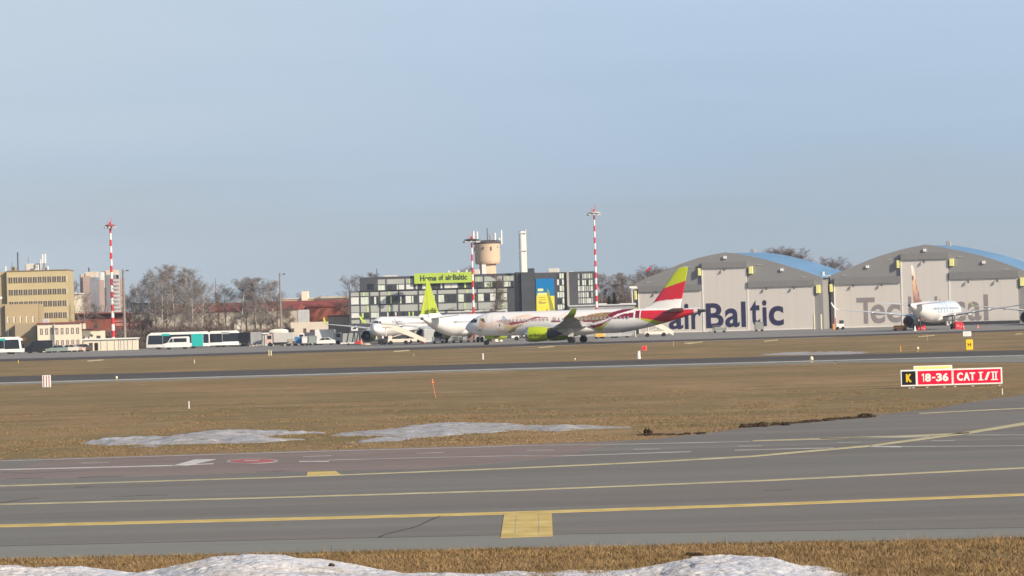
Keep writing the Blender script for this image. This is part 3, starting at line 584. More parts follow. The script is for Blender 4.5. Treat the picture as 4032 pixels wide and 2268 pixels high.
def hangar(name, label, face, K, outline, base_y, doors, headers, panels, lights, lamps, vents, depth, texts, tm, roofbox, lh):
    root = thing(name, label, 'hangar', face.o, -face.yaw)
    prof = [face.uz(K, x, y) for x, y in outline]; prof = [(u, z) for u, z in prof]
    u0, u1 = prof[0][0], prof[-1][0]
    wall = [(u0, 0)] + prof + [(u1, 0)]
    b = MB(); b.prism(wall, 0, 0.6); b.build('front_wall', ribbed_g, root)
    side = [(u0 + .25, 0)] + [(u + (.25 if i == 0 else (-.25 if i == len(prof) - 1 else 0)), z - .6) for i, (u, z) in enumerate(prof)] + [(u1 - .25, 0)]
    b = MB(); b.prism(side, 0.6, depth); b.build('hall', ribbed_g, root)
    # vaulted roof shell rising slightly behind the front parapet
    n = 40; us = np.linspace(u0, u1, n + 1); pz_ = np.interp(us, [p[0] for p in prof], [p[1] for p in prof]); ys = np.linspace(0.62, depth + .4, 14)
    pk = pz_.max(); e0 = (pz_[0] + pz_[-1]) / 2
    V = []; Fs = []
    for j, yy in enumerate(ys):
        k2 = min(1, (yy - .6) / 4); tt = (yy - .6) / depth
        for i in range(n + 1):
            V.append((us[i], yy, pz_[i] - .12 + lh * tt))
    for j in range(13):
        for i in range(n): a = j * (n + 1) + i; Fs.append((a, a + 1, a + n + 2, a + n + 1))
    b = MB(); b.add(V, Fs); b.build('roof', roof_b, root, True)
    for (x0, y0, x1, y1) in doors:
        a0, a1, c0, c1 = face.rect(K, x0, y0, x1, y1); d = MB(); d.box(a0, a1, -.42, -.02, 0.035, c1); do = d.build('door', door_m, root)
        d = MB(); d.box(a0 - .0, a0 + .28, -.47, -.40, .12, c1); d.box(a0 + .29, a1, -.46, -.40, c1 - .16, c1 + .01); d.box(a0 + .29, a1, -.46, -.41, .12, .35); d.build('edge_trim', door_edge, do)
        d = MB()
        nn = max(2, round((a1 - a0) / 3.4))
        for i in range(1, nn): q = a0 + (a1 - a0) * i / nn; d.box(q - .03, q + .03, -.433, -.415, .36, c1 - .17)
        d.build('seam', mat('door_seam', (.58, .53, .475), .6, .05, 1), do)
    for (x0, y0, x1, y1) in headers:
        a0, a1, c0, c1 = face.rect(K, x0, y0, x1, y1); d = MB(); d.box(a0, a1, -.75, -.015, c0, c1); d.build('track_cover', ribbed_g2, root)
    for (x0, y0, x1, y1) in panels:
        a0, a1, c0, c1 = face.rect(K, x0, y0, x1, y1); d = MB(); d.bbox(a0, a1, -.8, -.76 + .74, c0, c1, .04); d.build('warning_panel', yel_panel, root)
    for x, y in lights:
        u, z_ = face.uz(K, x, y); d = MB(); d.bbox(u - .35, u + .35, -.35, -.01, z_ - .28, z_ + .28, .05); d.build('floodlight', white, root)
    for x, y in lamps:
        u, z_ = face.uz(K, x, y); d = MB(); d.tube((u, -.9, z_ + .2), (u, -1.0, z_ - .35), .14, .2, 8); d.box(u - .04, u + .04, -.9, -.5, z_ + .2, z_ + .28); d.build('door_lamp', darkm, root)
    for x, y in vents:
        u, z_ = face.uz(K, x, y); d = MB(); d.box(u - .5, u + .5, -.12, -.01, z_ - .06, z_ + .06); d.build('vent', lgrey, root)
    for ch, x0, x1, yt, yb in texts:
        a0, a1, c0, c1 = face.rect(K, x0, yt, x1, yb); v_, f_ = text_data(ch, a0, a1, c0, c1, .03, -.46, 0.022); d = MB(); d.add(v_, f_); d.build('letter', tm, root)
    if roofbox:
        x0, y0, x1, y1 = roofbox; a0 = face.uz(K, x0, y1, 30)[0]; a1 = face.uz(K, x1, y1, 30)[0]; c0 = face.uz(K, x0, y1, 30)[1]; c1 = face.uz(K, x0, y0, 30)[1]; d = MB(); d.bbox(a0, a1, 30, 31.5, c0 - 1.2, c1, .1)
        d.tube((a1 + .1, 30.5, c0 - 1), (a1 + .15, 30.5, c1 + .5), .06); d.build('roof_vent', grey, root)
    return root, u0, u1
YW = R(15)
fh1 = Face(2858, 652, YW)
h1, a0, a1 = hangar('aircraft_hangar', 'grey arched hangar with big dark navy letters across its pale doors', fh1, 'G',
    [(285, 622), (400, 562), (560, 500), (700, 440), (800, 398), (1000, 330), (1160, 294), (1310, 268), (1450, 286), (1600, 312), (1750, 348), (1900, 388), (2050, 435), (2200, 482), (2400, 550)], 1175,
    [(330, 712, 1048, 1175), (1050, 445, 1556, 1165), (1560, 657, 2312, 1145)], [(330, 640, 1040, 708), (1045, 378, 1558, 443), (1562, 588, 2315, 655)],
    [(1003, 447, 1032, 530), (1575, 428, 1618, 508), (288, 700, 312, 800), (2333, 635, 2377, 728)], [(1300, 325), (1942, 465)], [(1300, 458), (1775, 672), (2086, 663), (540, 716)], [(915, 433), (1685, 408), (438, 605), (2185, 547)], 46,
    [('a', 672, 835, 960, 1135), ('i', 850, 897, 845, 1132), ('r', 928, 1045, 905, 1132), ('B', 1092, 1290, 840, 1120), ('a', 1308, 1470, 898, 1112), ('l', 1490, 1540, 822, 1108), ('t', 1592, 1702, 808, 1096), ('i', 1728, 1777, 805, 1098), ('c', 1800, 1967, 872, 1094)],
    navy, (1590, 230, 1640, 285), 0.8)
fh2 = Face(3644, 650, YW)
h2, c0_, c1_ = hangar('aircraft_hangar', 'grey arched hangar with Technical in grey letters across its pale doors', fh2, 'R',
    [(152, 412), (270, 370), (400, 314), (500, 272), (600, 236), (770, 185), (880, 160), (990, 140), (1090, 154), (1190, 174), (1340, 205), (1490, 240), (1640, 288), (1790, 342), (1900, 390), (2010, 440)], 860,
    [(192, 488, 777, 875), (779, 275, 1196, 862), (1200, 440, 1806, 835)], [(192, 425, 772, 486), (775, 215, 1197, 272), (1202, 375, 1812, 438)],
    [(153, 488, 177, 556), (740, 280, 763, 346), (1203, 265, 1240, 328), (1822, 430, 1860, 503)], [(983, 190), (480, 335), (1500, 296)], [(981, 288), (362, 498), (610, 490), (1370, 463), (1625, 455)], [(275, 410), (670, 271), (1292, 248), (1700, 358)], 46,
    [('T', 390, 549, 606, 834), ('e', 512, 641, 665, 832), ('c', 655, 776, 660, 825), ('h', 845, 925, 595, 822), ('n', 955, 1050, 650, 820), ('i', 1075, 1100, 590, 815), ('c', 1235, 1345, 640, 812), ('a', 1366, 1482, 640, 808), ('l', 1506, 1543, 578, 805)],
    tech_grey, (1170, 110, 1212, 150), 0.8)
# low passage between the hangars
gu0 = fh2.uz('R', 85, 660)[0]; gu1 = fh2.uz('R', 152, 660)[0]
r = thing('link_passage', 'narrow dark passage with a low door between the two hangars', 'passage', fh2.o, -YW)
b = MB(); b.box(gu0 + .1, gu1 - .1, 3, 20, 0, 10.5); b.build('wall', void_m, r)  # near-black block stands in for the shade filling the gap
b = MB(); b.box(gu0 - .1, gu1 - .1, .3, 2.9, 10.2, 11.6); b.build('canopy', lgrey, r)
b = MB(); b.tube((gu0 + .3, -.2, 10.2), (gu0 + .3, -.2, 12.3), .5, .4, 8); b.build('drain_hopper', lgrey, r)
b = MB(); b.box(gu0 + .2, gu1 - .2, 2.5, 2.95, 0, 1.8); b.build('gate', darkm, r)
# dark boxes painted as the shaded opening, and white beam under the middle and right doors of the second hangar
r = thing('door_barrier', 'long low white barrier with dark gap in front of the second hangar', 'barrier', fh2.o, -YW)
a_, b_, z0_, z1_ = fh2.rect('R', 800, 820, 1205, 834); mb = MB(); mb.box(a_, b_, -2.2, -1.9, 1.15, 1.7); mb.build('beam', white, r)
for q in (a_ + .2, b_ - .2): mb = MB(); mb.box(q - .15, q + .15, -2.15, -1.95, 0, 1.15); mb.build('leg', white, r)
mb = MB(); mb.box(a_ + .5, b_ - .5, -2.0, -1.7, .05, 1.1); mb.build('gap_shade', void_m, r)  # near-black panel in place of the shade below the middle door
a_, b_, z0_, z1_ = fh2.rect('R', 1230, 830, 1825, 848); mb = MB(); mb.box(a_, b_, -1.2, -.9, .05, .75); mb.build('gap_shade_strip', darkm, r)  # dark strip in place of the shade below the right door
# small white bent-arm lamps and bollards at the hangar corners
for k, x, yb, lab in [('G', 2308, 1138, 'pale bollard at the right end of the navy lettered hangar doors'), ('G', 2392, 1136, 'pale bollard at the left side of the dark passage')]:
    p = gnd(k, x, yb + 2); r = thing('bollard', lab, 'bollard', (p.x, 636, 0), group='bollards by the hangars'); b = MB(); b.tube((0, 0, 0), (0, 0, 3.2), .22); b.build('post', mat('khaki', (.55, .52, .36), .6, .1, 2), r); b = MB(); b.tube((0, 0, 0), (0, 0, .1), .4); b.build('base', steel, r)
# ================================================================== OFFICE BUILDINGS
hq_frame = mat('anthracite_cladding', (0.075, 0.075, 0.085), 0.5, 0.1, 0.4); hq_pan = mat('grey_green_spandrel', (0.40, 0.41, 0.38), 0.5, 0.05, 0.4)
curtain = mat('pale_curtain_glass', (0.62, 0.66, 0.56), 0.3, 0.25, 1.5, stretch=(3, 1, .3)); hq_lime = mat('lime_fin', (0.50, 0.66, 0.24), 0.5, 0.1, 1)
winglass = mat('window_glass', (0.05, 0.055, 0.06), 0.15, 0.6, 0.8, stretch=(2, 1, .4)); winwhite = mat('blind', (0.70, 0.70, 0.66), 0.5, 0.06, 1)
sign_lime = mat('lime_banner', (0.43, 0.57, 0.085), 0.5, 0.03, 0.5); stair_m = mat('dark_slate_cladding', (0.065, 0.07, 0.078), 0.55, 0.12, 0.5)
def bx(root, name, m, a0, a1, y0, y1, z0, z1, par=None): b = MB(); b.box(a0, a1, y0, y1, z0, z1); return b.build(name, m, par or root)
fq = Face(1700, 626, R(2))
hq = thing('office_building', 'dark grey three storey office with a lime lettered banner on its roof edge', 'office building', fq.o, -fq.yaw)
def hu(x, y=900): return fq.uz('H', x, y)[0]
def hz_(x, y): return fq.uz('H', x, y)[1]
zt = hz_(250, 783); zu = hz_(700, 628)
L0, L1 = hu(196, 950), hu(1845, 900); U0, U1 = hu(306, 700), hu(1915, 650)
bx(hq, 'wall', hq_frame, L0, L1, 0, 16, 0, zt); bx(hq, 'upper_wall', hq_frame, U0, U1, -.25, 15.8, zt + .002, zu)
rows = [('p', hz_(250, 835), hz_(250, 796)), ('w', hz_(250, 922), hz_(250, 846)), ('p', hz_(250, 1003), hz_(250, 936)), ('w', hz_(250, 1062), hz_(250, 1010)), ('p', hz_(250, 1119), hz_(250, 1080)), ('w', .6, 1.9)]
bays = [205, 306, 408, 511, 710, 913, 1112, 1318, 1525, 1728, 1845]
panels = MB(); up_panels = MB(); fins = MB()
def win_row(par, a, c, z0, z1, yf, wmin=1.0):
    n = max(1, int(round((c - a) / 1.25))); w = (c - a) / n; i = 0
    while i < n:
        q = a + i * w; t = random.random()
        if t < .20: bx(hq, 'window', curtain, q + .03, q + w - .06, yf - .05, yf, z0, z1)
        elif t < .28: bx(hq, 'window', winwhite, q + .03, q + w - .06, yf - .05, yf, z0 + .05, z1)
        else:
            o = bx(hq, 'window', winglass, q + .03, q + w - .06, yf - .05, yf, z0, z1)
            if t < .62: s0 = q + random.choice([.08, .45, .7]) * w; bx(hq, 'curtain', curtain if random.random() < .7 else hq_lime, s0, s0 + w * .24, yf - .07, yf - .052, z0 + .02, z1 - .02, o)
        i += 1
for i in range(len(bays) - 1):
    a, c = hu(bays[i]) + .22, hu(bays[i + 1]) - .12
    for t, z0, z1 in rows:
        if t == 'p':
            panels.box(a, c, -.06, -.003, z0, z1)
            if i % 2 and z0 > 2: q = a + (c - a) * random.choice([.45, .3, .75]); fins.box(q, q + .28, -.12, -.061, z0, z1)
        else: win_row(hq, a, c, z0, z1, -.003)
ub = [485, 578, 777, 872, 1105, 1330, 1495, 1590, 1790, 1912]
zp0, zp1, zw0, zw1 = hz_(640, 708), hz_(640, 657), hz_(640, 768), hz_(640, 717)
for i in range(len(ub) - 1):
    a, c = hu(ub[i], 700) + .2, hu(ub[i + 1], 700) - .12
    up_panels.box(a, c, -.31, -.253, zp0, zp1)
    if i in (2, 6, 8): fins.box(a + (c - a) * .35, a + (c - a) * .35 + .25, -.36, -.311, zp0, zp1)
    win_row(hq, a, c, zw0, zw1, -.253)
bx(hq, 'large_window', glass, hu(385, 740), hu(455, 740), -.3, -.253, hz_(420, 768), hz_(420, 705))
panels.build('spandrel_cladding', hq_pan, hq); up_panels.build('spandrel_cladding', hq_pan, hq); fins.build('accent_strip', hq_lime, hq)
a, c = hu(876, 650), hu(1492, 640); z0, z1 = hz_(1180, 697), hz_(1180, 590)
ban = bx(hq, 'banner', sign_lime, a, c, -1.0, -.4, z0, z1)
lt = mat('dark_green_letter', (0.04, 0.06, 0.035), .6, .1, 1)
for w_, x0, x1, y0, y1 in [('Home', 938, 1105, 617, 676), ('of', 1127, 1178, 612, 668), ('air', 1200, 1268, 612, 666), ('Baltic', 1276, 1424, 607, 664)]:
    v_, f_ = text_data(w_, hu(x0, 650), hu(x1, 650), hz_((x0 + x1) / 2, y1), hz_((x0 + x1) / 2, y0), .04, -1.04, 0.03); b = MB(); b.add(v_, f_); b.build('lettering', lt, ban)
for x0, x1, y0, d in [(545, 690, 618, 5), (1215, 1240, 566, 5), (1312, 1340, 564, 5), (1400, 1425, 560, 5), (1490, 1550, 556, 4)]:
    a, c = fq.uz('H', x0, 620, d)[0], fq.uz('H', x1, 620, d)[0]; b = MB(); b.bbox(a, c, d, d + 2.4, zu, fq.uz('H', (x0 + x1) / 2, y0, d)[1], .1); b.build('roof_unit', offwhite, hq)
b = MB(); q = hu(460, 600); b.tube((q, 6, zt), (q, 6, hz_(460, 540)), .07); b.build('roof_mast', darkm, hq)
# stair tower and end block
def iu(x, y=800): return fq.uz('I', x, y)[0]
def iz(x, y): return fq.uz('I', x, y)[1]
e = thing('office_building', 'anthracite end block with blue and yellow mural and stacked windows', 'office building', fq.o, -fq.yaw)
hqo, hq = hq, e
s0, s1, s2, s3 = iu(482), iu(606), iu(735), iu(1322)
bx(e, 'stair_wall', stair_m, L1 + .02, s1 - .05, .1, 14, 0, zt + .5); bx(e, 'link_wall', hq_frame, U1 + .01, s1 - .05, .12, 13, zt + .51, iz(560, 657)); bx(e, 'stair_tower', stair_m, s1 + .1, s2, -.5, 13.8, 0, iz(690, 655))
bx(e, 'lift_tower', stair_m, iu(675), iu(732), 1.5, 6, iz(690, 655) - .1, iz(700, 618)); bx(e, 'wall', hq_frame, s2 + .02, s3, -.1, 14, 0, iz(1000, 655))
mz0, mz1 = iz(830, 1030), iz(830, 717); a, c = iu(735) + .3, iu(922)
mu = bx(e, 'mural', mat('mural_blue', (0.0, 0.18, 0.44), .5, .05, .5), a, c, -.22, -.11, mz0, mz1); W = c - a; Hh = mz1 - mz0
my = mat('mural_yellow', (.85, .70, .06), .5, .04, .5); mp_ = mat('mural_pale', (.75, .74, .32), .5, .08, 1); ml = mat('mural_olive', (.30, .33, .06), .5, .15, 1); mk = mat('mural_dark', (.18, .17, .12), .6, .1, 1)
b = MB(); b.prism([(a, mz0), (c, mz0), (c, mz0 + Hh * .47), (a + W * .62, mz0 + Hh * .47), (a + W * .6, mz0 + Hh * .57), (a + W * .08, mz0 + Hh * .57), (a + W * .02, mz0 + Hh * .45)], -.245, -.222); b.build('painted_shape', my, mu)
b = MB(); b.box(a + W * .1, a + W * .4, -.262, -.225, mz0 + Hh * .62, mz0 + Hh * .70); b.box(a + W * .1, a + W * .55, -.262, -.247, mz0 + Hh * .50, mz0 + Hh * .56); b.build('painted_shape', mp_, mu)
b = MB(); b.prism([(a + W * .6, mz0 + Hh * .70), (a + W * .7, mz0 + Hh * .64), (a + W * .98, mz0 + Hh * .02), (a + W * .75, mz0 + Hh * .02), (a + W * .66, mz0 + Hh * .4)], -.275, -.25); b.build('painted_shape', ml, mu)
b = MB()
for q0, q1, f0 in [(.12, .5, .42), (.12, .52, .35), (.1, .58, .27), (.14, .5, .24), (.12, .3, .30)]: b.box(a + W * q0, a + W * q1, -.262, -.247, mz0 + Hh * f0, mz0 + Hh * (f0 + .015))
b.build('painted_lines', mk, mu)
for y0, y1 in [(668, 716), (725, 777), (785, 836), (845, 896), (905, 956), (965, 1012)]:
    for x0, x1 in [(950, 972), (974, 996), (998, 1017)]:
        o = bx(e, 'window', curtain if random.random() < .5 else (winwhite if random.random() < .4 else winglass), iu(x0) + .03, iu(x1) - .03, -.15, -.103, iz(985, y1), iz(985, y0))
for y0, y1 in [(670, 716), (730, 780), (788, 835), (848, 895), (905, 952)]:
    for i in range(7):
        x0 = 1148 + i * 20.5
        bx(e, 'window', random.choice([curtain, winwhite, hq_pan, hq_pan, winglass, curtain]), iu(x0) + .05, iu(x0 + 19.5) - .05, -.15, -.103, iz(1220, y1), iz(1220, y0))
bx(e, 'light_strip', mat('beige_strip', (.42, .40, .33), .6, .1, .5), iu(1044), iu(1064), -.6, -.103, 0, iz(1054, 656))
for x0, x1, y0 in [(862, 968, 617), (1060, 1105, 645)]: b = MB(); b.bbox(iu(x0), iu(x1), 5, 8, iz(1000, 655), iz((x0 + x1) / 2, y0), .1); b.build('roof_unit', offwhite, e)
hq = hqo

# long low structures just behind the taxiing aircraft
def block(name, label, cat, X0, X1, ytop, D, dep, m, roofm=None, group=None, yaw=0.0, zmin=0.0):
    f = Face((X0 + X1) / 2, D, yaw); a = f.uz('X', X0, ytop)[0]; c = f.uz('X', X1, ytop)[0]; z = f.uz('X', (X0 + X1) / 2, ytop)[1]
    r = thing(name, label, cat, f.o, -yaw, group); b = MB(); b.box(a, c, 0, dep, zmin, z); b.build('wall', m, r)
    if roofm: b = MB(); b.box(a - .25, c + .25, -.3, dep + .3, z + .002, z + .28); b.build('roof', roofm, r)
    return r, f, a, c, z
block('low_shed', 'long low grey flat shed between the end block and the hangar', 'shed', 2243, 2500, 1204, 620, 8, grey, lgrey)
block('low_shed', 'low grey shed in front of the office with the lime banner', 'shed', 1712, 1990, 1229, 617, 5, grey, lgrey)
r, f, a, c, z = block('cabin', 'small cream roofed cabin behind the low grey shed', 'cabin', 2352, 2385, 1200, 632, 3, offwhite, white)
r, f, a, c, z = block('cabin', 'wide cream roofed cabin left of the navy lettered hangar', 'cabin', 2446, 2498, 1199, 634, 3, offwhite, white)

# --- yellow office block on the left
tan = mat('ochre_render', (0.49, 0.40, 0.225), 0.7, 0.05, 0.3); tan2 = mat('tan_render', (0.42, 0.325, 0.19), 0.75, 0.05, 0.3); tan3 = mat('dark_tan_render', (0.36, 0.285, 0.185), 0.75, 0.05, 0.3)
creamw = mat('cream_render', (0.72, 0.65, 0.50), 0.7, 0.04, 0.4); mull = mat('pale_mullion', (0.55, 0.50, 0.36), .6, .05, 1); brownwin = mat('brown_window', (0.10, 0.075, 0.065), 0.3, 0.5, 1.2, stretch=(4, 1, .5))
redbrown = mat('red_brown_roof', (0.22, 0.06, 0.05), .7, .2, .5)
fo = Face(150, 640, R(-3)); of = thing('office_block', 'ochre five storey office block with long rows of dark windows', 'office building', fo.o, -fo.yaw)
def ou(x, y=600): return fo.uz('O', x, y)[0]
def oz(x, y): return fo.uz('O', x, y)[1]
zt_ = oz(500, 232); bx(of, 'wall', tan, ou(97), ou(924), 0, 14, 0, zt_); bx(of, 'side_wing', tan2, ou(-260), ou(96), 1.2, 14, 0, zt_ + .01)  # side wing gets a darker tan, shade of the less lit face painted in
bx(of, 'roof_edge', mat('brown_coping', (.22, .17, .12), .7, .1, 1), ou(95), ou(928), -.15, 14.1, zt_ + .02, zt_ + .22)
for yt, yb, x00 in [(310, 385, 122), (478, 550, 124), (640, 712, 126), (800, 872, 536)]:
    z1, z0 = oz(500, yt), oz(500, yb); n = 12 if x00 < 500 else 6; xe = 912; st = (xe - x00) / n
    bx(of, 'window_band', mull, ou(x00) - .1, ou(xe) + .1, -.08, -.002, z0 - .04, z1 + .04)
    for i in range(n):
        a, c = ou(x00 + i * st) + .03, ou(x00 + (i + .83) * st); o = bx(of, 'window', brownwin, a, c, -.12, -.082, z0, z1)
        bx(of, 'frame', mull, (a + c) / 2 - .05, (a + c) / 2 + .03, -.14, -.121, z0, z1, o)
b = MB(); b.bbox(ou(330), ou(528), 4, 7, zt_ + .22, oz(430, 126), .1); b.build('roof_unit', offwhite, of)
for x0, x1 in [(480, 492), (505, 520)]: b = MB(); b.bbox(ou(x0), ou(x1), 2, 3, zt_ + .22, oz(500, 140), .05); b.build('roof_vent', white, of)
for x, yt_, rr in [(220, -30, .13), (362, 30, .04), (140, 100, .04)]: b = MB(); b.tube((ou(x), 5, zt_), (ou(x), 5, oz(x, yt_)), rr); b.build('roof_mast', darkm, of)
for x0, x1, y0, y1 in [(565, 585, 0, 120), (600, 622, -5, 125), (635, 655, 165, 212), (540, 556, 70, 125), (60, 78, 150, 215)]:
    b = MB(); b.bbox(ou(x0), ou(x1), 2.5, 3, oz(600, y1), oz(600, y0), .05); b.build('antenna_panel', white, of)
b = MB(); [b.tube((ou(x), 3.2, zt_), (ou(x2), 3.2, oz(600, 118)), .1) for x, x2 in ((605, 595), (560, 600), (625, 600))]; b.build('antenna_frame', steel, of)
b = MB(); b.bbox(ou(115), ou(178), 6, 9, zt_ + .22, oz(150, 168), .1); b.build('roof_hatch', tan3, of)
ff = Face(70, 624, R(-3)); fb = thing('front_annex', 'tan windowless annex with small slot windows in front of the ochre block', 'annex building', ff.o, -ff.yaw)
def fu(x, y=900): return ff.uz('O', x, y)[0]
def fz(x, y): return ff.uz('O', x, y)[1]
bx(fb, 'wall', tan2, fu(72), fu(516), 0, 12, 0, fz(300, 680)); bx(fb, 'side_wing', tan3, fu(-260), fu(71), 1, 12, 0, fz(30, 682)); bx(fb, 'lower_block', tan3, fu(222), fu(506), -3, -.01, 0, fz(360, 944))
for x in (112, 198, 285, 370, 455): bx(fb, 'window', mull, fu(x) - .02, fu(x + 20), -.06, -.002, fz(280, 930), fz(280, 850)) if False else bx(fb, 'window', creamw, fu(x - 18), fu(x + 14), -.06, -.002, fz(280, 932), fz(280, 850))
for x in (112, 198, 285, 370, 455): bx(fb, 'window_reveal', brownwin, fu(x + 4), fu(x + 14), -.075, -.062, fz(280, 930), fz(280, 855))
bx(fb, 'window', creamw, fu(102), fu(136), -.06, -.002, fz(118, 1118), fz(118, 1028)); bx(fb, 'window_reveal', brownwin, fu(118), fu(134), -.075, -.062, fz(118, 1115), fz(118, 1032))
bx(fb, 'fascia_sign', mat('orange_fascia', (.80, .38, .12), .5, .06, 1), fu(230), fu(374), -3.3, -3.01, fz(300, 1186), fz(300, 1133)); bx(fb, 'doorway', void_m, fu(258), fu(336), -3.04, -3.005, 0, fz(300, 1190))
b = MB(); b.bbox(fu(0) - .3, fu(32), -.2, .8, fz(15, 612), fz(15, 580), .05); b.build('dish', white, fb)
fw = Face(235, 616, R(-2)); wb = thing('white_building', 'cream two storey building with evenly spaced brown windows', 'building', fw.o, -fw.yaw)
def wu(x, y=1050): return fw.uz('O', x, y)[0]
def wz(x, y): return fw.uz('O', x, y)[1]
zr = wz(800, 948); bx(wb, 'wall', creamw, wu(508), wu(1102), 0, 9, 0, zr); bx(wb, 'roof', redbrown, wu(500), wu(1108), -.3, 9.3, zr + .002, zr + .3)
for i in range(8):
    x = 548 + i * 70.2; o = bx(wb, 'window', brownwin, wu(x), wu(x + 34), -.06, -.002, wz(800, 1090), wz(800, 1008)); bx(wb, 'frame', mat('pinkish_frame', (.55, .42, .38), .6, .1, 1), wu(x + 7), wu(x + 25), -.08, -.061, wz(800, 1084), wz(800, 1016), o)
for i in range(3, 8):
    x = 548 + i * 70.2; o = bx(wb, 'window', brownwin, wu(x), wu(x + 34), -.06, -.002, wz(800, 1240), wz(800, 1172)); bx(wb, 'frame', MATS['pinkish_frame'], wu(x + 7), wu(x + 25), -.08, -.061, wz(800, 1236), wz(800, 1178), o)
b = MB(); b.tube((wu(738), -.2, 0), (wu(738), -.2, zr), .1); b.build('drainpipe', lgrey, wb)
b = MB(); b.bbox(wu(548), wu(640), 3, 5, zr + .3, wz(590, 880), .1); b.build('roof_hatch', lgrey, wb)
r, f, a, c, z = block('small_building', 'low cream building joined to the right of the two storey one', 'building', 321, 396, 1300, 618, 7, creamw, redbrown)
for x0, x1, y0, y1 in [(1135, 1150, 1120, 1170), (1198, 1214, 1120, 1170), (1228, 1264, 1096, 1122), (1314, 1366, 1110, 1165)]: bx(r, 'window', brownwin, f.uz('O', x0, 1130)[0], f.uz('O', x1, 1130)[0], -.06, -.002, f.uz('O', x0, y1)[1], f.uz('O', x0, y0)[1])
bx(r, 'garage_door', white, f.uz('O', 1150, 1130)[0], f.uz('O', 1198, 1130)[0], -.06, -.002, f.uz('O', 1170, 1170)[1], f.uz('O', 1170, 1120)[1])
r, f, a, c, z = block('low_hut', 'long low white hut with two open doors under the striped mast', 'hut', 329, 538, 1337, 598, 3, creamw, white)
for x0, x1, m_ in [(848, 882, brownwin), (900, 932, void_m), (808, 836, grey)]: bx(r, 'door', m_, f.uz('L', x0, 1230)[0], f.uz('L', x1, 1230)[0], -.06, -.002, .1, f.uz('L', x0, 1208 if m_ is not grey else 1240)[1])
b = MB(); [b.box(f.uz('L', x, 1230)[0], f.uz('L', x, 1230)[0] + .1, -.08, -.002, .1, z - .1) for x in (960, 1020, 1090, 1130, 1150, 1180, 1215, 1260)]; b.build('rib', lgrey, r)

# --- red roofed sheds, pale walls behind the trees
rustred = mat('rust_red_roof', (0.25, 0.058, 0.040), .7, .25, .4); brick = mat('red_brick', (0.26, 0.075, 0.045), .8, .25, .6); pinkw = mat('faded_pink_wall', (.50, .20, .17), .8, .15, .5)
stonew = mat('grey_cream_wall', (0.48, 0.42, 0.34), .8, .12, .3)
r, f, a, c, z = block('warehouse', 'long grey cream warehouse under a rust red roof behind the bare trees', 'warehouse', 620, 1172, 1226, 668, 16, stonew, rustred)
b = MB(); b.prism([(-.3, z + .29), (8, z + 1.9), (16.3, z + .29)], a - .3, c + .3, 'x'); b.build('pitched_roof', rustred, r)
bx(r, 'end_panel', lgrey, c + .01, c + 1.9, -.1, 10, 0, z - .1)
for i in range(9): bx(r, 'window', brownwin if i % 2 else winwhite, a + 6.5 + i * 1.35, a + 7.3 + i * 1.35, -.06, -.002, z - 4.1, z - 2.6)
r, f, a, c, z = block('warehouse', 'red brick shed with red roof left of the office with lime banner', 'warehouse', 1206, 1372, 1208, 690, 14, brick, rustred)
b = MB(); b.prism([(-.3, z + .29), (6, z + 1.6), (14.3, z + .29)], a - 28, c + .3, 'x'); b.build('pitched_roof', rustred, r); bx(r, 'wing', brick, a - 28, a - .01, .2, 12, 0, z + .1)
r, f, a, c, z = block('warehouse', 'upper cream building with a small square tower behind the red roofs', 'warehouse', 1105, 1376, 1176, 760, 14, mat('peach_render', (.62, .47, .33), .8, .08, .4), mat('pale_roof', (.55, .5, .42), .7, .1, 1))
bx(r, 'tower', creamw, f.uz('M', 1903, 430)[0], f.uz('M', 1962, 430)[0], -1, 5, 0, f.uz('M', 1930, 378)[1]); bx(r, 'upper_hall', stonew, f.uz('M', 2048, 430)[0], f.uz('M', 2372, 430)[0], -.5, 9, z, f.uz('M', 2200, 428)[1])
r, f, a, c, z = block('small_building', 'plain cream building with small dark windows behind the baggage carts', 'building', 1145, 1290, 1268, 628, 8, mat('pinkish_cream', (.62, .54, .43), .7, .05, .4))
for x0, x1, y0, y1 in [(1795, 1825, 755, 820), (1920, 1948, 755, 800), (1985, 2070, 768, 795), (2095, 2108, 765, 795), (2128, 2145, 765, 795)]: bx(r, 'window', brownwin, f.uz('M', x0, 780)[0], f.uz('M', x1, 780)[0], -.06, -.002, f.uz('M', x0, y1)[1], f.uz('M', x0, y0)[1])
r, f, a, c, z = block('stone_hut', 'peach coloured hut with a broken roof line beside the office corner', 'hut', 1292, 1372, 1246, 640, 6, MATS['peach_render'], mat('brown_roof', (.25, .17, .13), .8, .2, 1))
r, f, a, c, z = block('red_shed', 'dark red brick shed with overhanging red roof right of the ochre block', 'shed', 272, 500, 1240, 690, 12, brick, rustred)
b = MB(); b.box(a - .5, c + .3, -1.6, -.31, z + .3, z + .55); b.build('eave', rustred, r)
r, f, a, c, z = block('red_shed', 'faded red shed with pink fascia behind the tall lamp pole', 'shed', 455, 588, 1266, 676, 6, redbrown, pinkw)
bx(r, 'fascia', pinkw, a, c, -.1, -.002, z - .9, z - .2)
r, f, a, c, z = block('grey_wall', 'grey concrete wall building behind the birch trunks', 'building', 505, 620, 1232, 700, 6, mat('patchy_concrete', (.36, .34, .29), .8, .2, .6), grey)
r, f, a, c, z = block('blue_shed', 'dark shed with blue end panels far behind the birches', 'shed', 515, 668, 1196, 740, 8, mat('slate_blue_wall', (.07, .10, .14), .6, .2, .5), darkm)
bx(r, 'blue_panel', blue, f.uz('L', 1545, 860)[0], f.uz('L', 1602, 860)[0], -.2, -.002, z - 3.2, z - .2); bx(r, 'pale_panel', mat('pale_green_panel', (.30, .42, .36), .6, .1, 1), f.uz('L', 1255, 860)[0], f.uz('L', 1305, 860)[0], -.2, -.002, z - 3.4, z - .4)
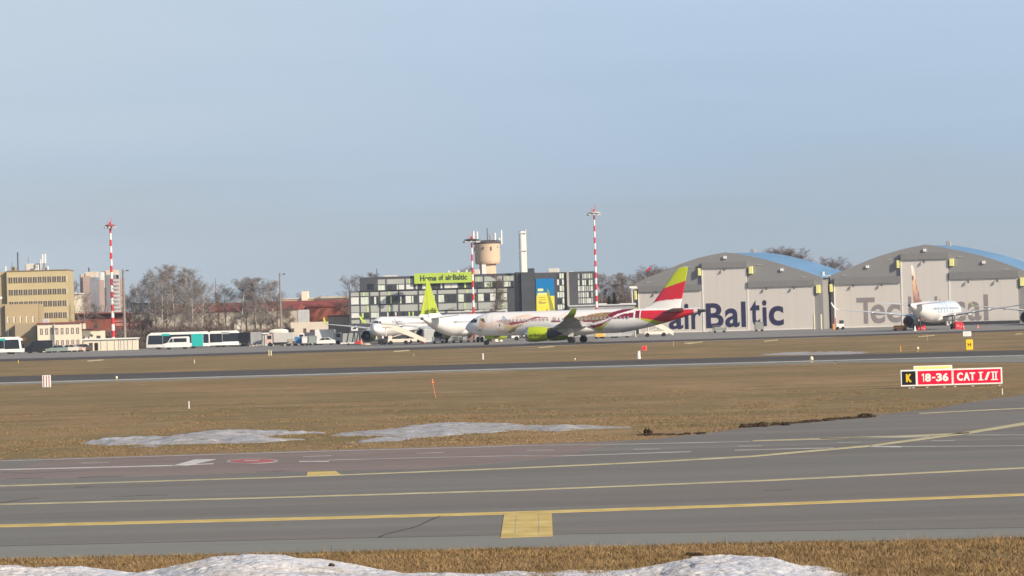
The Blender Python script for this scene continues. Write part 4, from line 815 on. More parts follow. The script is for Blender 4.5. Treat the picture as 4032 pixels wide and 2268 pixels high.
r, f, a, c, z = block('white_building', 'small white gabled building right of the ochre block', 'building', 272, 311, 1158, 720, 8, creamw, white)

# --- distant tower blocks
conc = mat('pinkish_concrete', (0.40, 0.29, 0.25), .8, .1, .12); conc2 = mat('blue_grey_concrete', (0.22, 0.22, 0.25), .8, .2, .2, stretch=(3, 1, .5)); conw = mat('pale_concrete', (.62, .53, .42), .8, .06, .2)
def tower(label, K, parts_, D):
    f = Face(350, D); r = thing('tower_block', label, 'tower block', f.o, group='distant tower blocks')
    for nm, m_, x0, x1, y0, yf in parts_:
        a, c = f.uz(K, x0, 400)[0], f.uz(K, x1, 400)[0]; z1 = f.uz(K, (x0 + x1) / 2, y0)[1]; b = MB(); b.box(a, c, yf, yf + 12, 0, z1); o = b.build(nm, m_, r)
    return r, f
t1_, f = tower('distant tower block with peach top next to the ochre office', 'T', [('core', conc, 440, 600, 215, .5), ('wall', conc2, 602, 735, 240, .6), ('top_storey', conw, 485, 715, 112, 3), ('side_wing', conc, 362, 438, 168, 2), ('side_wing', conc2, 737, 790, 300, 2), ('side_wing', conc, 792, 835, 300, 3)], 1480)
b = MB(); q = f.uz('T', 548, 50)[0]; b.tube((q, 5, 30), (q, 5, f.uz('T', 548, 15)[1]), .35); b.build('antenna', darkm, t1_)
b = MB(); b.box(f.uz('T', 380, 250)[0], f.uz('T', 462, 250)[0], 1.6, 1.99, f.uz('T', 420, 325)[1], f.uz('T', 420, 168)[1]); b.build('pale_panel', conw, t1_)
t2_, f = tower('distant tower block with white top behind the striped mast', 'T', [('wall', conc2, 960, 1190, 185, .5), ('side_wing', conc, 905, 958, 195, 1), ('top_storey', conw, 948, 1190, 75, 3), ('side_wing', conc, 1192, 1300, 270, 2), ('side_wing', conc, 862, 903, 95, 2)], 1500)
b = MB(); b.box(f.uz('T', 842, 250)[0], f.uz('T', 935, 250)[0], .4, .99, f.uz('T', 890, 485)[1], f.uz('T', 890, 125)[1]); b.build('pale_panel', white, t2_)

# --- water tower and chimney
wt_m = mat('peach_concrete', (0.62, 0.46, 0.32), .8, .06, .4); wtr = mat('dark_tower_roof', (.11, .095, .09), .7, .2, 1)
D = 730; f = Face(1920, D); cx = f.uz('H', 1634, 500)[0]; Rt = (f.uz('H', 1766, 400)[0] - f.uz('H', 1502, 400)[0]) / 2
zt0, zt1, zt2 = f.uz('H', 1634, 290)[1], f.uz('H', 1634, 478)[1], f.uz('H', 1634, 500)[1]
wt = thing('water_tower', 'round peach concrete water tower with aerials behind the office roof', 'water tower', (f.o.x + cx, D, 0))
b = MB(); b.lathe([(Rt * .92, zt2), (Rt * .97, zt2 + .25), (Rt * 1.0, zt1 + .4), (Rt, zt0 - .3), (Rt * 1.02, zt0)], 40); b.build('tank', wt_m, wt, True)
b = MB(); b.lathe([(Rt * .66, 0), (Rt * .66, zt2)], 32); b.build('shaft', wt_m, wt, True)
b = MB(); b.lathe([(Rt * 1.04, zt0 + .002), (Rt * 1.10, zt0 + .45), (Rt * .5, zt0 + .8), (.3, zt0 + .95)], 32); b.build('roof', wtr, wt, True)
b = MB(); b.box(-.45 * Rt, -.12 * Rt, -Rt * .95, -Rt * .6, zt2 - 2.6, zt2 - .1); b.build('equipment_box', white, wt)
for i in range(10):
    an = 2 * math.pi * i / 10; b = MB(); b.box(Rt * math.cos(an) * .99 - .16, Rt * math.cos(an) * .99 + .16, Rt * math.sin(an) * .99 - .16, Rt * math.sin(an) * .99 + .16, zt0 - (1.0 + .35 * (i % 3)), zt0 - .75); b.build('slot_window', wtr, wt)
for x, y0, w_, m_ in [(1486, 160, .33, white), (1524, 165, .33, winwhite), (1628, 128, .07, darkm), (1654, 182, .2, grey), (1666, 200, .2, grey), (1708, 178, .4, white), (1774, 150, .3, white), (1752, 230, .4, white), (1560, 235, .1, grey)]:
    u, _z = f.uz('H', x, y0); b = MB(); zz0 = zt0 + (.7 if abs(u - cx) < Rt else -.2); b.tube((u - cx, -.6, zz0), (u - cx, -.6, _z), w_ / 2 + .06, n=8); b.build('aerial', m_, wt)
b = MB(); b.tube((-Rt * 1.3, -Rt * .6, zt0 + .7), (Rt * 1.02, -Rt * .6, zt0 + .75), .09); b.build('rail', darkm, wt)
f = Face(2060, 760); ch = thing('chimney', 'tall slim white twin flue chimney behind the office', 'chimney', f.o)
zc1 = f.uz('H', 2000, 160)[1]
for x, w_, dz, m_ in [(1992, .75, 0, white), (2014, .55, -.2, creamw), (1975, .3, -.6, lgrey), (2031, .22, .5, lgrey)]:
    u = f.uz('H', x, 400)[0]; b = MB(); b.tube((u, 0, 0), (u, 0, zc1 + dz), w_, n=16); b.build('flue', m_, ch, True)
b = MB(); [b.box(f.uz('H', 1965, 400)[0], f.uz('H', 2037, 400)[0], -.9, .9, zq, zq + .25) for zq in (zc1 - .6, zc1 - 5, 14, 9)]; b.build('brace', lgrey, ch)

# --- striped floodlight masts, lamp poles
def mast(label, X, D, Xt, Yt, nseg, head, r0, r1, wid):
    f = Face(X, D); zt = f.uz('X', Xt, Yt)[1]; r = thing('floodlight_mast', label, 'floodlight mast', f.o, group='red and white floodlight masts'); b = MB(); n = nseg
    zs = [zt * (1 - (1 - i / n) ** 1.0) for i in range(n + 1)]
    b.lathe([(r0 + (r1 - r0) * (i / n), zs[i]) for i in range(n + 1)], 12, mis=[(i % 2) for i in range(n)]); b.build('shaft', [red, white], r)
    b = MB(); b.lathe([(wid * .5, zt), (wid, zt + .18), (wid, zt + .34), (wid * .35, zt + .5)], 16); b.build('head_ring', head, r)
    b = MB(); b.lathe([(.2, zt + .5), (.24, zt + .75), (.08, zt + 1.0)], 10); b.tube((.2, 0, zt + .7), (.2, 0, zt + 2.0), .04); b.tube((-.5, 0, zt + .4), (-.5, 0, zt + 1.3), .04); b.build('top_unit', red, r)
    for i in range(8):
        t = 2 * math.pi * i / 8; b = MB(); b.box(wid * math.cos(t) - .22, wid * math.cos(t) + .22, wid * math.sin(t) - .15, wid * math.sin(t) + .15, zt - .3, zt + .02); b.build('floodlight', lgrey, r)
    return r, zt
reddish = mat('faded_red_paint', (.38, .10, .09), .6, .15, 1)
m1, zt = mast('red and white striped floodlight mast rising from the low white hut', 441, 612, 426, 893, 19, reddish, .36, .20, 1.05)
b = MB()
for i in range(9): q = 7.6 + i * .78; b.box(.3, 1.5, -.4, .4, q, q + .34)
b.box(1.5, 1.62, -.05, .05, 7.6, 14.2); b.build('lamp_rack', lgrey, m1)
mast('shorter striped floodlight mast in front of the water tower', 1862, 612, 1849, 950, 15, darkm, .27, .15, 1.55)
mast('tall striped floodlight mast at the right end of the office complex', 2347, 612, 2329, 843, 21, lgrey, .30, .15, 1.25)
pole_m = mat('weathered_pole', (.24, .20, .17), .8, .2, 2)
def lpole(label, X, D, Xt, Yt, w_, side):
    f = Face(X, D); zt = f.uz('X', Xt, Yt)[1]; r = thing('lamp_pole', label, 'lamp pole', f.o, group='weathered lamp poles'); b = MB(); b.tube((0, 0, 0), (0, 0, zt), w_, w_ * .55, 10); b.build('pole', pole_m, r, True)
    b = MB(); b.tube((0, 0, zt - .6), (side * .7, 0, zt - .2), .04); b.build('arm', pole_m, r); b = MB(); b.bbox(side * .6, side * 1.1, -.12, .12, zt - .35, zt - .15, .03); b.build('lamp_head', darkm, r)
lpole('brown concrete lamp pole beside the striped mast', 487, 602, 476, 1061, .34, 1)
lpole('slim grey lamp pole among the bare trees', 1103, 600, 1091, 1075, .24, 1)
lpole('thin pale pole between the end block and the hangar', 2368, 640, 2364, 1135, .12, 1)
r = thing('wind_lamp', 'white bent gutter spout lamp at the left corner of the navy lettered hangar', 'lamp', Face(2492, 645).o); b = MB(); b.tube((0, 0, 0), (-.3, 0, 9.6), .18); b.tube((-.3, 0, 9.6), (1, 0, 9.8), .22); b.build('post', lgrey, r); b = MB(); b.bbox(-.8, .8, -.2, .2, 9.8, 10.2, .05); b.build('head', white, r)
f = Face(2562, 720); zt = f.uz('X', 2562, 1052)[1]; r = thing('signal_mast', 'slim mast with a red arm above the trees left of the hangar arch', 'signal mast', f.o)
b = MB(); b.tube((0, 0, 0), (0, 0, zt - .6), .12); b.build('pole', pole_m, r); b = MB(); b.tube((-.9, 0, zt - 1.0), (.1, 0, zt), .3, .22); b.build('arm', red, r)
f = Face(850, 900); zt = f.uz('M', 1042, 275)[1]; r = thing('lattice_mast', 'thin brown mast far behind the trees', 'radio mast', f.o); b = MB(); b.tube((0, 0, 0), (0, 0, zt), .35, .12, 6); b.build('mast', mat('rusty_mast', (.25, .15, .12), .8, .1, 1), r); b = MB(); b.tube((0, 0, zt - 1.5), (0, 0, zt + 1), .05); b.build('antenna', darkm, r)
# ================================================================== TREES
bark_b = mat('birch_bark', (0.42, 0.38, 0.33), .8, .35, 2.5, stretch=(1, 1, 3)); bark_d = mat('dark_bark', (0.10, 0.08, 0.065), .9, .3, 2)
twig_g = mat('grey_twigs', (0.25, 0.215, 0.195), .9, .25, .6); twig_r = mat('reddish_twigs', (0.17, 0.125, 0.105), .9, .25, .6); needle = mat('dark_needles', (0.018, 0.03, 0.016), .8, .4, 1)
def tree_proto(seed, h, spread, droop, dens, nlimb=20, low=.25):
    rd = random.Random(seed); T = MB(); tw = []
    p = Vector((0, 0, 0)); d = Vector((rd.uniform(-.06, .06), rd.uniform(-.06, .06), 1)).normalized(); n = 10; r0 = h * .014; pts = [(p.copy(), r0)]
    for i in range(n):
        d = (d + Vector((rd.uniform(-.06, .06), rd.uniform(-.06, .06), 0))).normalized(); p = p + d * h * .97 / n; pts.append((p.copy(), r0 * (1 - (i + 1) / n) ** .8 + .02))
    for a, b_ in zip(pts, pts[1:]): T.tube(a[0], b_[0], a[1], b_[1], 6, cap=False)
    def at(t): t *= n; i = min(n - 1, int(t)); return pts[i][0].lerp(pts[i + 1][0], t - i), pts[i][1]
    def branch(q, dd, L, r, lev):
        m = 4; pr = q; rr = r
        for j in range(m):
            dd = (dd + Vector((rd.uniform(-.22, .22), rd.uniform(-.22, .22), rd.uniform(-.05, .18) - droop * .06 * lev))).normalized(); nx_ = pr + dd * L / m; r2 = r * (1 - (j + 1) / m * .75)
            if lev == 1: T.tube(pr, nx_, rr, r2, 5, cap=False)
            else: tw.append((pr.copy(), nx_.copy(), rr * 1.6))
            if lev < 3 and j >= (1 if lev == 1 else 0):
                for _ in range(2 if lev == 1 else 2):
                    sdv = Vector((rd.uniform(-1, 1), rd.uniform(-1, 1), rd.uniform(-.1, .7))).normalized(); branch(nx_, (dd * .9 + sdv * .9).normalized(), L * rd.uniform(.42, .62), r2 * .6, lev + 1)
            if lev >= 2:
                for _ in range(int(dens)):
                    w = pr.lerp(nx_, rd.random()); dv = (dd * .6 + Vector((rd.uniform(-1, 1), rd.uniform(-1, 1), rd.uniform(-.6, .7) - droop * .8))).normalized(); tw.append((w, w + dv * rd.uniform(.35, 1.0) * h * .055, .020))
            pr, rr = nx_, r2
    for i in range(nlimb):
        t = low + (1 - low - .03) * ((i + rd.random()) / nlimb); q, rr = at(t); a = rd.uniform(0, 6.283); up = .55 + .7 * t; s_ = math.sin(math.pi * min(1, (t - low) / (1 - low) * .75 + .25)) ** .7
        branch(q, Vector((math.cos(a), math.sin(a), up)).normalized(), h * spread * (.35 + .65 * s_) * rd.uniform(.75, 1.1), max(.03, rr * .45), 1)
    tm = T.build('trunk', bark_b); V = []; Fc = []
    for a, b_, w in tw:
        sdv = (b_ - a).cross(Vector((rd.uniform(-1, 1), rd.uniform(-1, 1), rd.uniform(-1, 1)))).normalized() * w; k = len(V); V += [a - sdv, a + sdv, b_]; Fc.append((k, k + 1, k + 2))
    cm = fast_mesh('crown', np.array(V), np.array(Fc), twig_g); return tm, cm
protos = [tree_proto(1, 15, .22, .8, 1), tree_proto(2, 15, .19, 1.1, 1), tree_proto(3, 14, .25, .6, 1, 20), tree_proto(4, 13, .28, .4, 1, 18, .15), tree_proto(5, 15, .16, 1.1, 1)]
PH = [max(v.co.z for v in cm.data.vertices) for tm, cm in protos]
variants = []
for tm, cm in protos:
    md = tm.data.copy(); md.materials.clear(); md.materials.append(bark_d); cr_ = cm.data.copy(); cr_.materials.clear(); cr_.materials.append(twig_r)
    variants.append([(tm.data, cm.data), (md, cr_)])
    bpy.data.objects.remove(tm); bpy.data.objects.remove(cm)
def tree(label, group, X, D, Ytop, pi, vi=0, wide=1.0, name='bare_tree'):
    x = wx(X, D); f = Face(X, D); zt = f.uz('X', X, Ytop)[1]; s = zt * 1.04 / PH[pi]
    r = thing(name, label, 'tree', (x, D, 0), random.uniform(0, 6.28), group); r.scale = (s * wide, s * wide, s)
    a = link_mesh('trunk', variants[pi][vi][0], r); b_ = link_mesh('crown', variants[pi][vi][1], r); return r
L1_ = ('bare birch of the tall clump right of the striped mast and brown lamp pole', 'tall birch clump')
for X, D, Y, pi, w in [(556, 652, 1112, 3, 1.0), (585, 648, 1085, 2, 1.0), (612, 646, 1062, 0, 1.1), (628, 655, 1050, 4, 1.2), (655, 646, 1046, 0, 1.15), (700, 648, 1062, 4, 1.1),
                       (742, 650, 1062, 0, 1.1), (764, 650, 1088, 2, 1.2), (784, 646, 1115, 3, 1.1), (640, 640, 1105, 2, 1.1), (690, 641, 1110, 3, 1.1), (748, 640, 1130, 2, 1.1)]:
    tree(*L1_, X, D, Y, pi, 0, w, 'bare_birch')
L2_ = ('bare birch of the lower clump left of the slim grey lamp pole', 'lower birch clump')
for X, D, Y, pi, w in [(862, 650, 1140, 3, 1.1), (892, 652, 1120, 2, 1.1), (945, 648, 1098, 1, 1.15), (965, 652, 1096, 0, 1.1), (1005, 652, 1099, 1, 1.15), (1028, 650, 1098, 4, 1.3),
                       (1050, 648, 1103, 0, 1.1), (1072, 650, 1112, 1, 1.1), (1085, 646, 1150, 3, 1), (1010, 642, 1150, 2, 1)]:
    tree(*L2_, X, D, Y, pi, 0 if pi != 3 else 1, w, 'bare_birch')
for X, D, Y, lab in [(830, 655, 1178, 'scrubby bare tree between the two birch clumps'), (1120, 640, 1215, 'thin low tree right of the slim grey lamp pole'), (1140, 642, 1205, 'forked bare tree in front of the grey panel of the warehouse'),
                     (290, 700, 1095, 'thin bare tree between the ochre block and the first tower block'), (335, 640, 1150, 'bare tree in front of the first distant tower block'), (385, 640, 1200, 'low bare tree just left of the striped mast'),
                     (505, 660, 1155, 'grey bare tree just right of the brown lamp pole'), (530, 655, 1140, 'greyish tree at the left edge of the tall birch clump'), (1245, 760, 1165, 'dim tree top behind the upper cream building'), (1190, 790, 1150, 'faint bare tree near the square tower')]:
    tree(lab, None, X, D, Y, random.choice([1, 2, 3]), random.choice([0, 1]), 1.0)
tree('dark bare tree rising behind the left roof corner of the lime bannered office', None, 1405, 680, 1082, 3, 1, 1.4); tree('small crown just left of the office corner', None, 1438, 684, 1080, 4, 1, 1.2); tree('thin bare tree standing close in front of the office windows right of the short mast', None, 1943, 616, 1085, 4, 1, 1.0); tree('leafless crown just above the lime banner', None, 1825, 720, 1050, 3, 1, 1.2)
L3_ = ('bare birch of the group between the end block and the navy lettered hangar', 'birches between end block and hangar')
for X, D, Y, pi, w in [(2365, 700, 1082, 1, 1.0), (2385, 704, 1078, 0, 1.0), (2405, 700, 1090, 4, 1.4), (2425, 705, 1120, 3, 1.1), (2445, 700, 1088, 3, .9), (2468, 704, 1078, 1, 1.2), (2484, 700, 1085, 0, 1.0), (2505, 716, 1085, 2, 1.1)]:
    tree(*L3_, X, D, Y, pi, pi % 2, w, 'bare_birch')
L4_ = ('bare tree top showing above the left slope of the navy lettered hangar roof', 'tree tops left of the hangar roof')
for X, D, Y, pi in [(2525, 722, 1062, 3), (2548, 720, 1048, 2), (2572, 725, 1056, 3), (2612, 730, 1052, 3)]: tree(*L4_, X, D, Y, pi, 1, 1.3)
L5_ = ('bare tree top showing above the blue roof of the navy lettered hangar', 'tree tops above the blue roof')
for X, D, Y, pi in [(3030, 760, 982, 3), (3052, 758, 976, 2), (3072, 765, 980, 3), (3092, 760, 986, 3), (3130, 764, 984, 2), (3150, 760, 988, 4), (3170, 764, 1002, 3), (3260, 770, 1012, 3), (3282, 768, 1016, 2), (3305, 772, 1030, 3)]: tree(*L5_, X, D, Y, pi, 1, 1.25)
# undergrowth and dark conifers
def thicket(name, X0, X1, D0, D1, ztop, n, m, cat=None):
    x = rng.uniform(wx(X0, D0), wx(X1, D0), n); y = rng.uniform(D0, D1, n); hh = ztop * (0.45 + .55 * fbm(x * .35, y * .2, 60)) * 1.15; z = rng.uniform(0, 1, n) ** 1.1 * hh; a = rng.uniform(0, 6.28, n); e_ = rng.uniform(-.2, 1.3, n); L = rng.uniform(.4, 1.2, n)
    d = np.stack([np.cos(a) * np.cos(e_), np.sin(a) * np.cos(e_), np.sin(e_)], 1); s_ = np.stack([-np.sin(a), np.cos(a), np.zeros(n)], 1) * rng.uniform(.02, .06, (n, 1)); p0 = np.stack([x, y, z], 1)
    V = np.stack([p0 - s_, p0 + s_, p0 + d * L[:, None]], 1).reshape(-1, 3); return tag(fast_mesh(name, V, np.arange(3 * n).reshape(-1, 3), m), kind='stuff')
thicket('undergrowth', 350, 560, 626, 640, 4.2, 14000, twig_r); thicket('undergrowth', 560, 900, 630, 640, 5.0, 26000, twig_r); thicket('undergrowth', 880, 1150, 630, 640, 3.6, 17000, twig_r); thicket('undergrowth', 2345, 2500, 690, 706, 9.5, 22000, twig_r)
thicket('undergrowth', 1280, 1375, 644, 652, 4.5, 5000, twig_r)
def conifer(label, X, D, Yt):
    f = Face(X, D); h = f.uz('X', X, Yt)[1]; r = thing('conifer', label, 'tree', f.o, group='dark conifers'); b = MB(); b.tube((0, 0, 0), (0, 0, h * .97), .16, .03, 6); b.build('trunk', bark_d, r)
    n = 3500; t = rng.uniform(.12, 1, n); a = rng.uniform(0, 6.28, n); rr = (1 - t) * h * .23 * rng.uniform(.3, 1, n) * (0.75 + .25 * np.sin(t * 50)); p0 = np.stack([np.cos(a) * rr, np.sin(a) * rr, t * h - rr * .35], 1)
    d = np.stack([np.cos(a) * .5, np.sin(a) * .5, -.25 * np.ones(n)], 1) * rng.uniform(.4, .9, (n, 1)); s_ = np.stack([-np.sin(a), np.cos(a), np.zeros(n)], 1) * .10
    V = np.stack([p0 - s_, p0 + s_, p0 + d], 1).reshape(-1, 3); fast_mesh('crown', V, np.arange(3 * n).reshape(-1, 3), needle, r)
conifer('dark young conifer left of a thin pole by the low shed', 2396, 668, 1165); conifer('dark conifer nearer the hangar corner', 2418, 666, 1150)
# far tree line closing the horizon
def farline():
    n = 60000; x = rng.uniform(-420, 420, n); y = rng.uniform(1150, 1250, n); hh = 13 * (0.5 + .5 * fbm(x * .05, y * .01, 80)); z = rng.uniform(0, 1, n) * hh; a = rng.uniform(0, 6.28, n); s_ = np.stack([np.cos(a), np.sin(a), np.zeros(n)], 1) * .25; p0 = np.stack([x, y, z], 1)
    V = np.stack([p0 - s_, p0 + s_, p0 + np.array([[0, 0, 2.4]]) + rng.normal(0, .8, (n, 3))], 1).reshape(-1, 3); tag(fast_mesh('far_woods', V, np.arange(3 * n).reshape(-1, 3), twig_g), kind='stuff')
farline()

# ================================================================== AIRCRAFT
plane_m = mat('aircraft_paint', (1, 1, 1), 0.30, 0.03, 0.3, attr='Col', col2=(1, 1, 1), coat=0.3)
wing_m = mat('wing_grey', (0.56, 0.56, 0.555), 0.4, 0.08, 0.5); wingd = mat('wing_flap_white', (0.66, 0.65, 0.63), .4, .05, .5); lip = mat('engine_lip_metal', (.55, .55, .56), .25, .05, 1, metal=.7)
WHT = (.80, .78, .755)
def P2(z_, *pts): return [(pz(z_, x, y)) for x, y in pts]
def fus_r(s):
    r = 1.87
    if s < 5: r = 1.87 * (1 - (1 - s / 5) ** 2.1) ** .62 if s > 0 else 0
    elif s > 24.5: t = (s - 24.5) / 13.3; r = 1.87 - 1.64 * min(1, t) ** 1.45
    return max(r, .03)
def fus_z(s):
    z = 3.25
    if s < 4.5: z -= .50 * (1 - s / 4.5) ** 1.6
    elif s > 24.5: z += (1.87 - fus_r(s)) * .73
    return z
def livery_main(s, y, z):
    mid = 523 - (s * 56 + 340 - 700) * .026; zx = s * 56 + 340; zy = mid - (z - 3.25) * 58
    X, Y = 1700 + zx / 2.3418, 1050 + zy / 2.3418; C_ = np.tile(np.array(WHT), (len(s), 1)); n1 = fbm(s * 2.2, z * 2.5, 3); n2 = fbm(s * 6, z * 7, 8)
    def put(poly, c, c2=None, cond=None):
        m_ = inpoly(X, Y, poly)
        if cond is not None: m_ &= cond
        k = np.array(c)[None, :] * (1 - n1[:, None]) + np.array(c2 if c2 else c)[None, :] * n1[:, None]; C_[m_] = k[m_]
    put(P2('A', (620, 345), (850, 325), (1000, 300), (1060, 400), (900, 480), (760, 485), (600, 470)), (.80, .58, .47), (.82, .70, .62))
    put(P2('A', (485, 265), (570, 262), (610, 340), (600, 430), (545, 470), (465, 405)), (.66, .38, .24), (.76, .58, .45))
    put(P2('A', (495, 265), (570, 262), (605, 335), (580, 350), (500, 300)), (.16, .12, .07))
    put(P2('A', (395, 435), (545, 415), (545, 525), (470, 565), (400, 535)), (.72, .52, .44)); put(P2('A', (415, 450), (525, 435), (525, 515), (470, 545), (415, 520)), (.80, .72, .66)); put(P2('A', (450, 488), (505, 485), (500, 520), (452, 520)), (.25, .12, .12))
    c = P2('A', (940, 460))[0]; rr = np.hypot(X - c[0], Y - c[1]) * 5.152; C_[rr < 118] = (.76, .60, .48); C_[(rr < 100) & (rr > 82)] = (.80, .72, .64); C_[(rr < 60)] = (.82, .74, .68); C_[(rr < 66) & (rr > 56)] = (.66, .45, .32)
    put(P2('A', (845, 370), (900, 365), (900, 430), (865, 470), (845, 440)), (.80, .77, .73)); put(P2('A', (885, 370), (905, 370), (905, 430), (890, 430)), (.10, .07, .07))
    put(P2('A', (940, 290), (1060, 295), (1240, 205), (1480, 190), (1620, 240), (1860, 235), (1870, 320), (1600, 335), (1350, 390), (1190, 430), (1100, 400), (960, 370)), (.78, .62, .50), (.80, .72, .66))
    put(P2('A', (1200, 240), (1400, 190), (1560, 200), (1420, 215), (1240, 260)), (.74, .54, .40))
    put(P2('A', (820, 320), (930, 290), (1080, 295), (1220, 330), (1360, 335), (1300, 370), (1140, 405), (1000, 385), (940, 350)), (.32, .20, .16), (.62, .50, .44)); put(P2('A', (940, 220), (980, 215), (1060, 300), (950, 310)), (.45, .46, .52))
    put(P2('A', (1080, 350), (1400, 310), (1600, 238), (1860, 238), (1860, 262), (1630, 268), (1420, 345), (1100, 400)), (.20, .02, .05), (.36, .08, .11)); put(P2('A', (1210, 300), (1560, 290), (1850, 268), (1850, 300), (1560, 320), (1210, 325)), (.30, .12, .14), (.82, .68, .62), cond=np.sin(s * 14) > -.2)
    put(P2('A', (960, 395), (1180, 412), (1340, 385), (1390, 392), (1200, 455), (1190, 530), (1120, 545), (1040, 550), (1060, 480)), (.70, .48, .20), (.78, .62, .36)); put(P2('A', (1160, 455), (1340, 388), (1380, 395), (1240, 450), (1185, 525), (1080, 550), (1060, 525)), (.20, .18, .08), (.48, .38, .20)); put(P2('A', (980, 548), (1120, 540), (1110, 556), (980, 558)), (.12, .06, .10))
    put(P2('A', (1870, 330), (2000, 255), (2200, 160), (2260, 165), (2100, 260), (1980, 330)), (.80, .66, .56), (.80, .74, .68)); put(P2('A', (1960, 240), (2030, 235), (2030, 310), (1960, 310)), (.50, .14, .16), (.8, .7, .66))
    put(P2('C', (-160, 290), (0, 290), (150, 370), (150, 410), (-160, 400)), (.75, .50, .45))
    put(P2('C', (-80, 330), (0, 330), (250, 295), (330, 265), (520, 235), (640, 235), (760, 220), (560, 370), (400, 395), (0, 385), (-80, 375)), (.07, .07, .02), (.50, .44, .20)); m_ = inpoly(X, Y, P2('C', (100, 320), (330, 265), (640, 235), (560, 350), (200, 385))) & (n2 > .52); C_[m_] = (.30, .10, .07)
    put(P2('C', (-400, 385), (0, 392), (400, 385), (560, 350), (640, 300), (660, 255), (760, 215), (880, 178), (1060, 165), (1075, 185), (800, 270), (730, 315), (640, 345), (560, 375), (400, 415), (0, 420), (-400, 410)), (.15, .006, .03), (.22, .012, .04))
    put(P2('C', (1110, 232), (1110, 332), (1000, 340), (900, 345), (720, 355), (600, 425), (500, 492), (380, 520), (280, 503), (180, 475), (60, 460), (-120, 445), (-120, 435), (200, 468), (400, 465), (560, 418), (700, 348), (780, 325), (900, 265)), (.18, .008, .03), (.24, .012, .04))
    put(P2('C', (360, 520), (500, 492), (640, 415), (700, 385), (600, 475), (500, 570), (430, 580)), (.40, .46, .03), (.60, .62, .12))
    put(P2('C', (1105, 208), (2160, 180), (2170, 300), (2100, 318), (1900, 370), (1700, 430), (1640, 428), (1400, 370), (1240, 345), (1105, 335)), (.52, .01, .025), (.60, .02, .04)); put(P2('C', (1105, 215), (1235, 212), (1235, 345), (1105, 335)), (.20, .01, .04))
    put(P2('C', (1140, 347), (1240, 342), (1420, 368), (1600, 408), (1660, 420), (1600, 445), (1500, 462), (1400, 430), (1240, 372)), (.46, .50, .02), (.58, .60, .08))
    put(P2('C', (1100, 210), (1126, 210), (1126, 345), (1100, 345)), WHT); put(P2('C', (1204, 205), (1230, 205), (1230, 370), (1204, 370)), WHT); put(P2('C', (2150, 150), (2235, 150), (2235, 320), (2165, 320)), (.62, .55, .48)); put(P2('C', (2225, 100), (2400, 100), (2400, 330), (2225, 330)), (.05, .05, .07))
    C_[(np.abs(s - 4.0) < .05) & (z > 2.9) & (z < 4.75)] = (.55, .52, .5); C_[(np.abs(s - 4.95) < .05) & (z > 2.9) & (z < 4.75)] = (.55, .52, .5)
    return C_
def livery_plain(s, y, z):
    C_ = np.tile(np.array(WHT), (len(s), 1)); C_[s > 38.2] = (.12, .12, .13); m_ = (np.abs(z - 3.75) < .16) & (s > 7) & (s < 30); C_[m_] = (.58, .57, .57)
    for q in (4.0, 4.95, 28.5, 29.3): C_[(np.abs(s - q) < .05) & (z > 2.9) & (z < 4.7)] = (.5, .5, .5)
    return C_
def livery_blue(s, y, z):
    C_ = livery_plain(s, y, z); n1 = fbm(s * .5, z * 1.0, 31); n2 = fbm(s * 1.6, z * 2, 33); t = np.clip((29 - s) / 6, 0, 1) * .5 * (z > 2.9 + .8 * n1); bl = np.stack([.42 + .2 * n2, .62 + .1 * n2, .74 + 0 * n2], 1); C_ = C_ * (1 - t[:, None]) + bl * t[:, None]
    m_ = (np.sin(s * 2.6 + z) > .35) & (s < 25.5) & (s > 10) & (z > 3.0) & (z < 4.9) & (n2 > .42); C_[m_] = (.32, .46, .56); return C_
def fin_main(s, z):
    zx = s * 56 + 340; zy = (523 - (zx - 700) * .026) - (z - 3.25) * 58; C_ = np.tile(np.array(WHT), (len(s), 1)); f1 = np.interp(zx, [2130, 2380], [215, 128]); f2 = np.interp(zx, [2000, 2100, 2200, 2330], [357, 322, 308, 299]); C_[zy < f2] = (.56, .01, .03); C_[zy < f1] = (.48, .55, .004); return C_
def fin_lime(s, z): C_ = np.tile(np.array((.40, .49, .02)), (len(s), 1)); C_[z < 5.45] = WHT; return C_
def fin_sunset(s, z):
    t = np.clip((z - 5) / 6, 0, 1); C_ = np.stack([np.interp(t, [0, .3, .6, .8, 1], [.26, .46, .60, .62, .68]), np.interp(t, [0, .3, .6, .8, 1], [.10, .24, .38, .50, .65]), np.interp(t, [0, .3, .6, .8, 1], [.08, .13, .20, .40, .62])], 1)
    n = fbm(s * 1.3, z * 1.1, 90); C_[(n > .58) & (t < .75)] = (.14, .075, .05); return C_
AF = [(1, 0), (.75, .028), (.5, .052), (.28, .062), (.1, .045), (.02, .02), (0, 0), (.02, -.016), (.1, -.03), (.28, -.038), (.5, -.03), (.75, -.014)]
def loft(secs, vert=False, cap=True):
    """secs: (le_s, y, z, chord, thick scale)"""
    b = MB(); n = len(AF); V = []
    for (ls, y, z, c, t) in secs:
        for a, h in AF: V.append((ls + a * c, y + h * c * t, z) if vert else (ls + a * c, y, z + h * c * t))
    Fs = [(k * n + i, k * n + (i + 1) % n, (k + 1) * n + (i + 1) % n, (k + 1) * n + i) for k in range(len(secs) - 1) for i in range(n)]
    L = (len(secs) - 1) * n; Fs += [tuple(range(n)), tuple(range(L + n - 1, L - 1, -1))]; b.add(V, Fs); return b
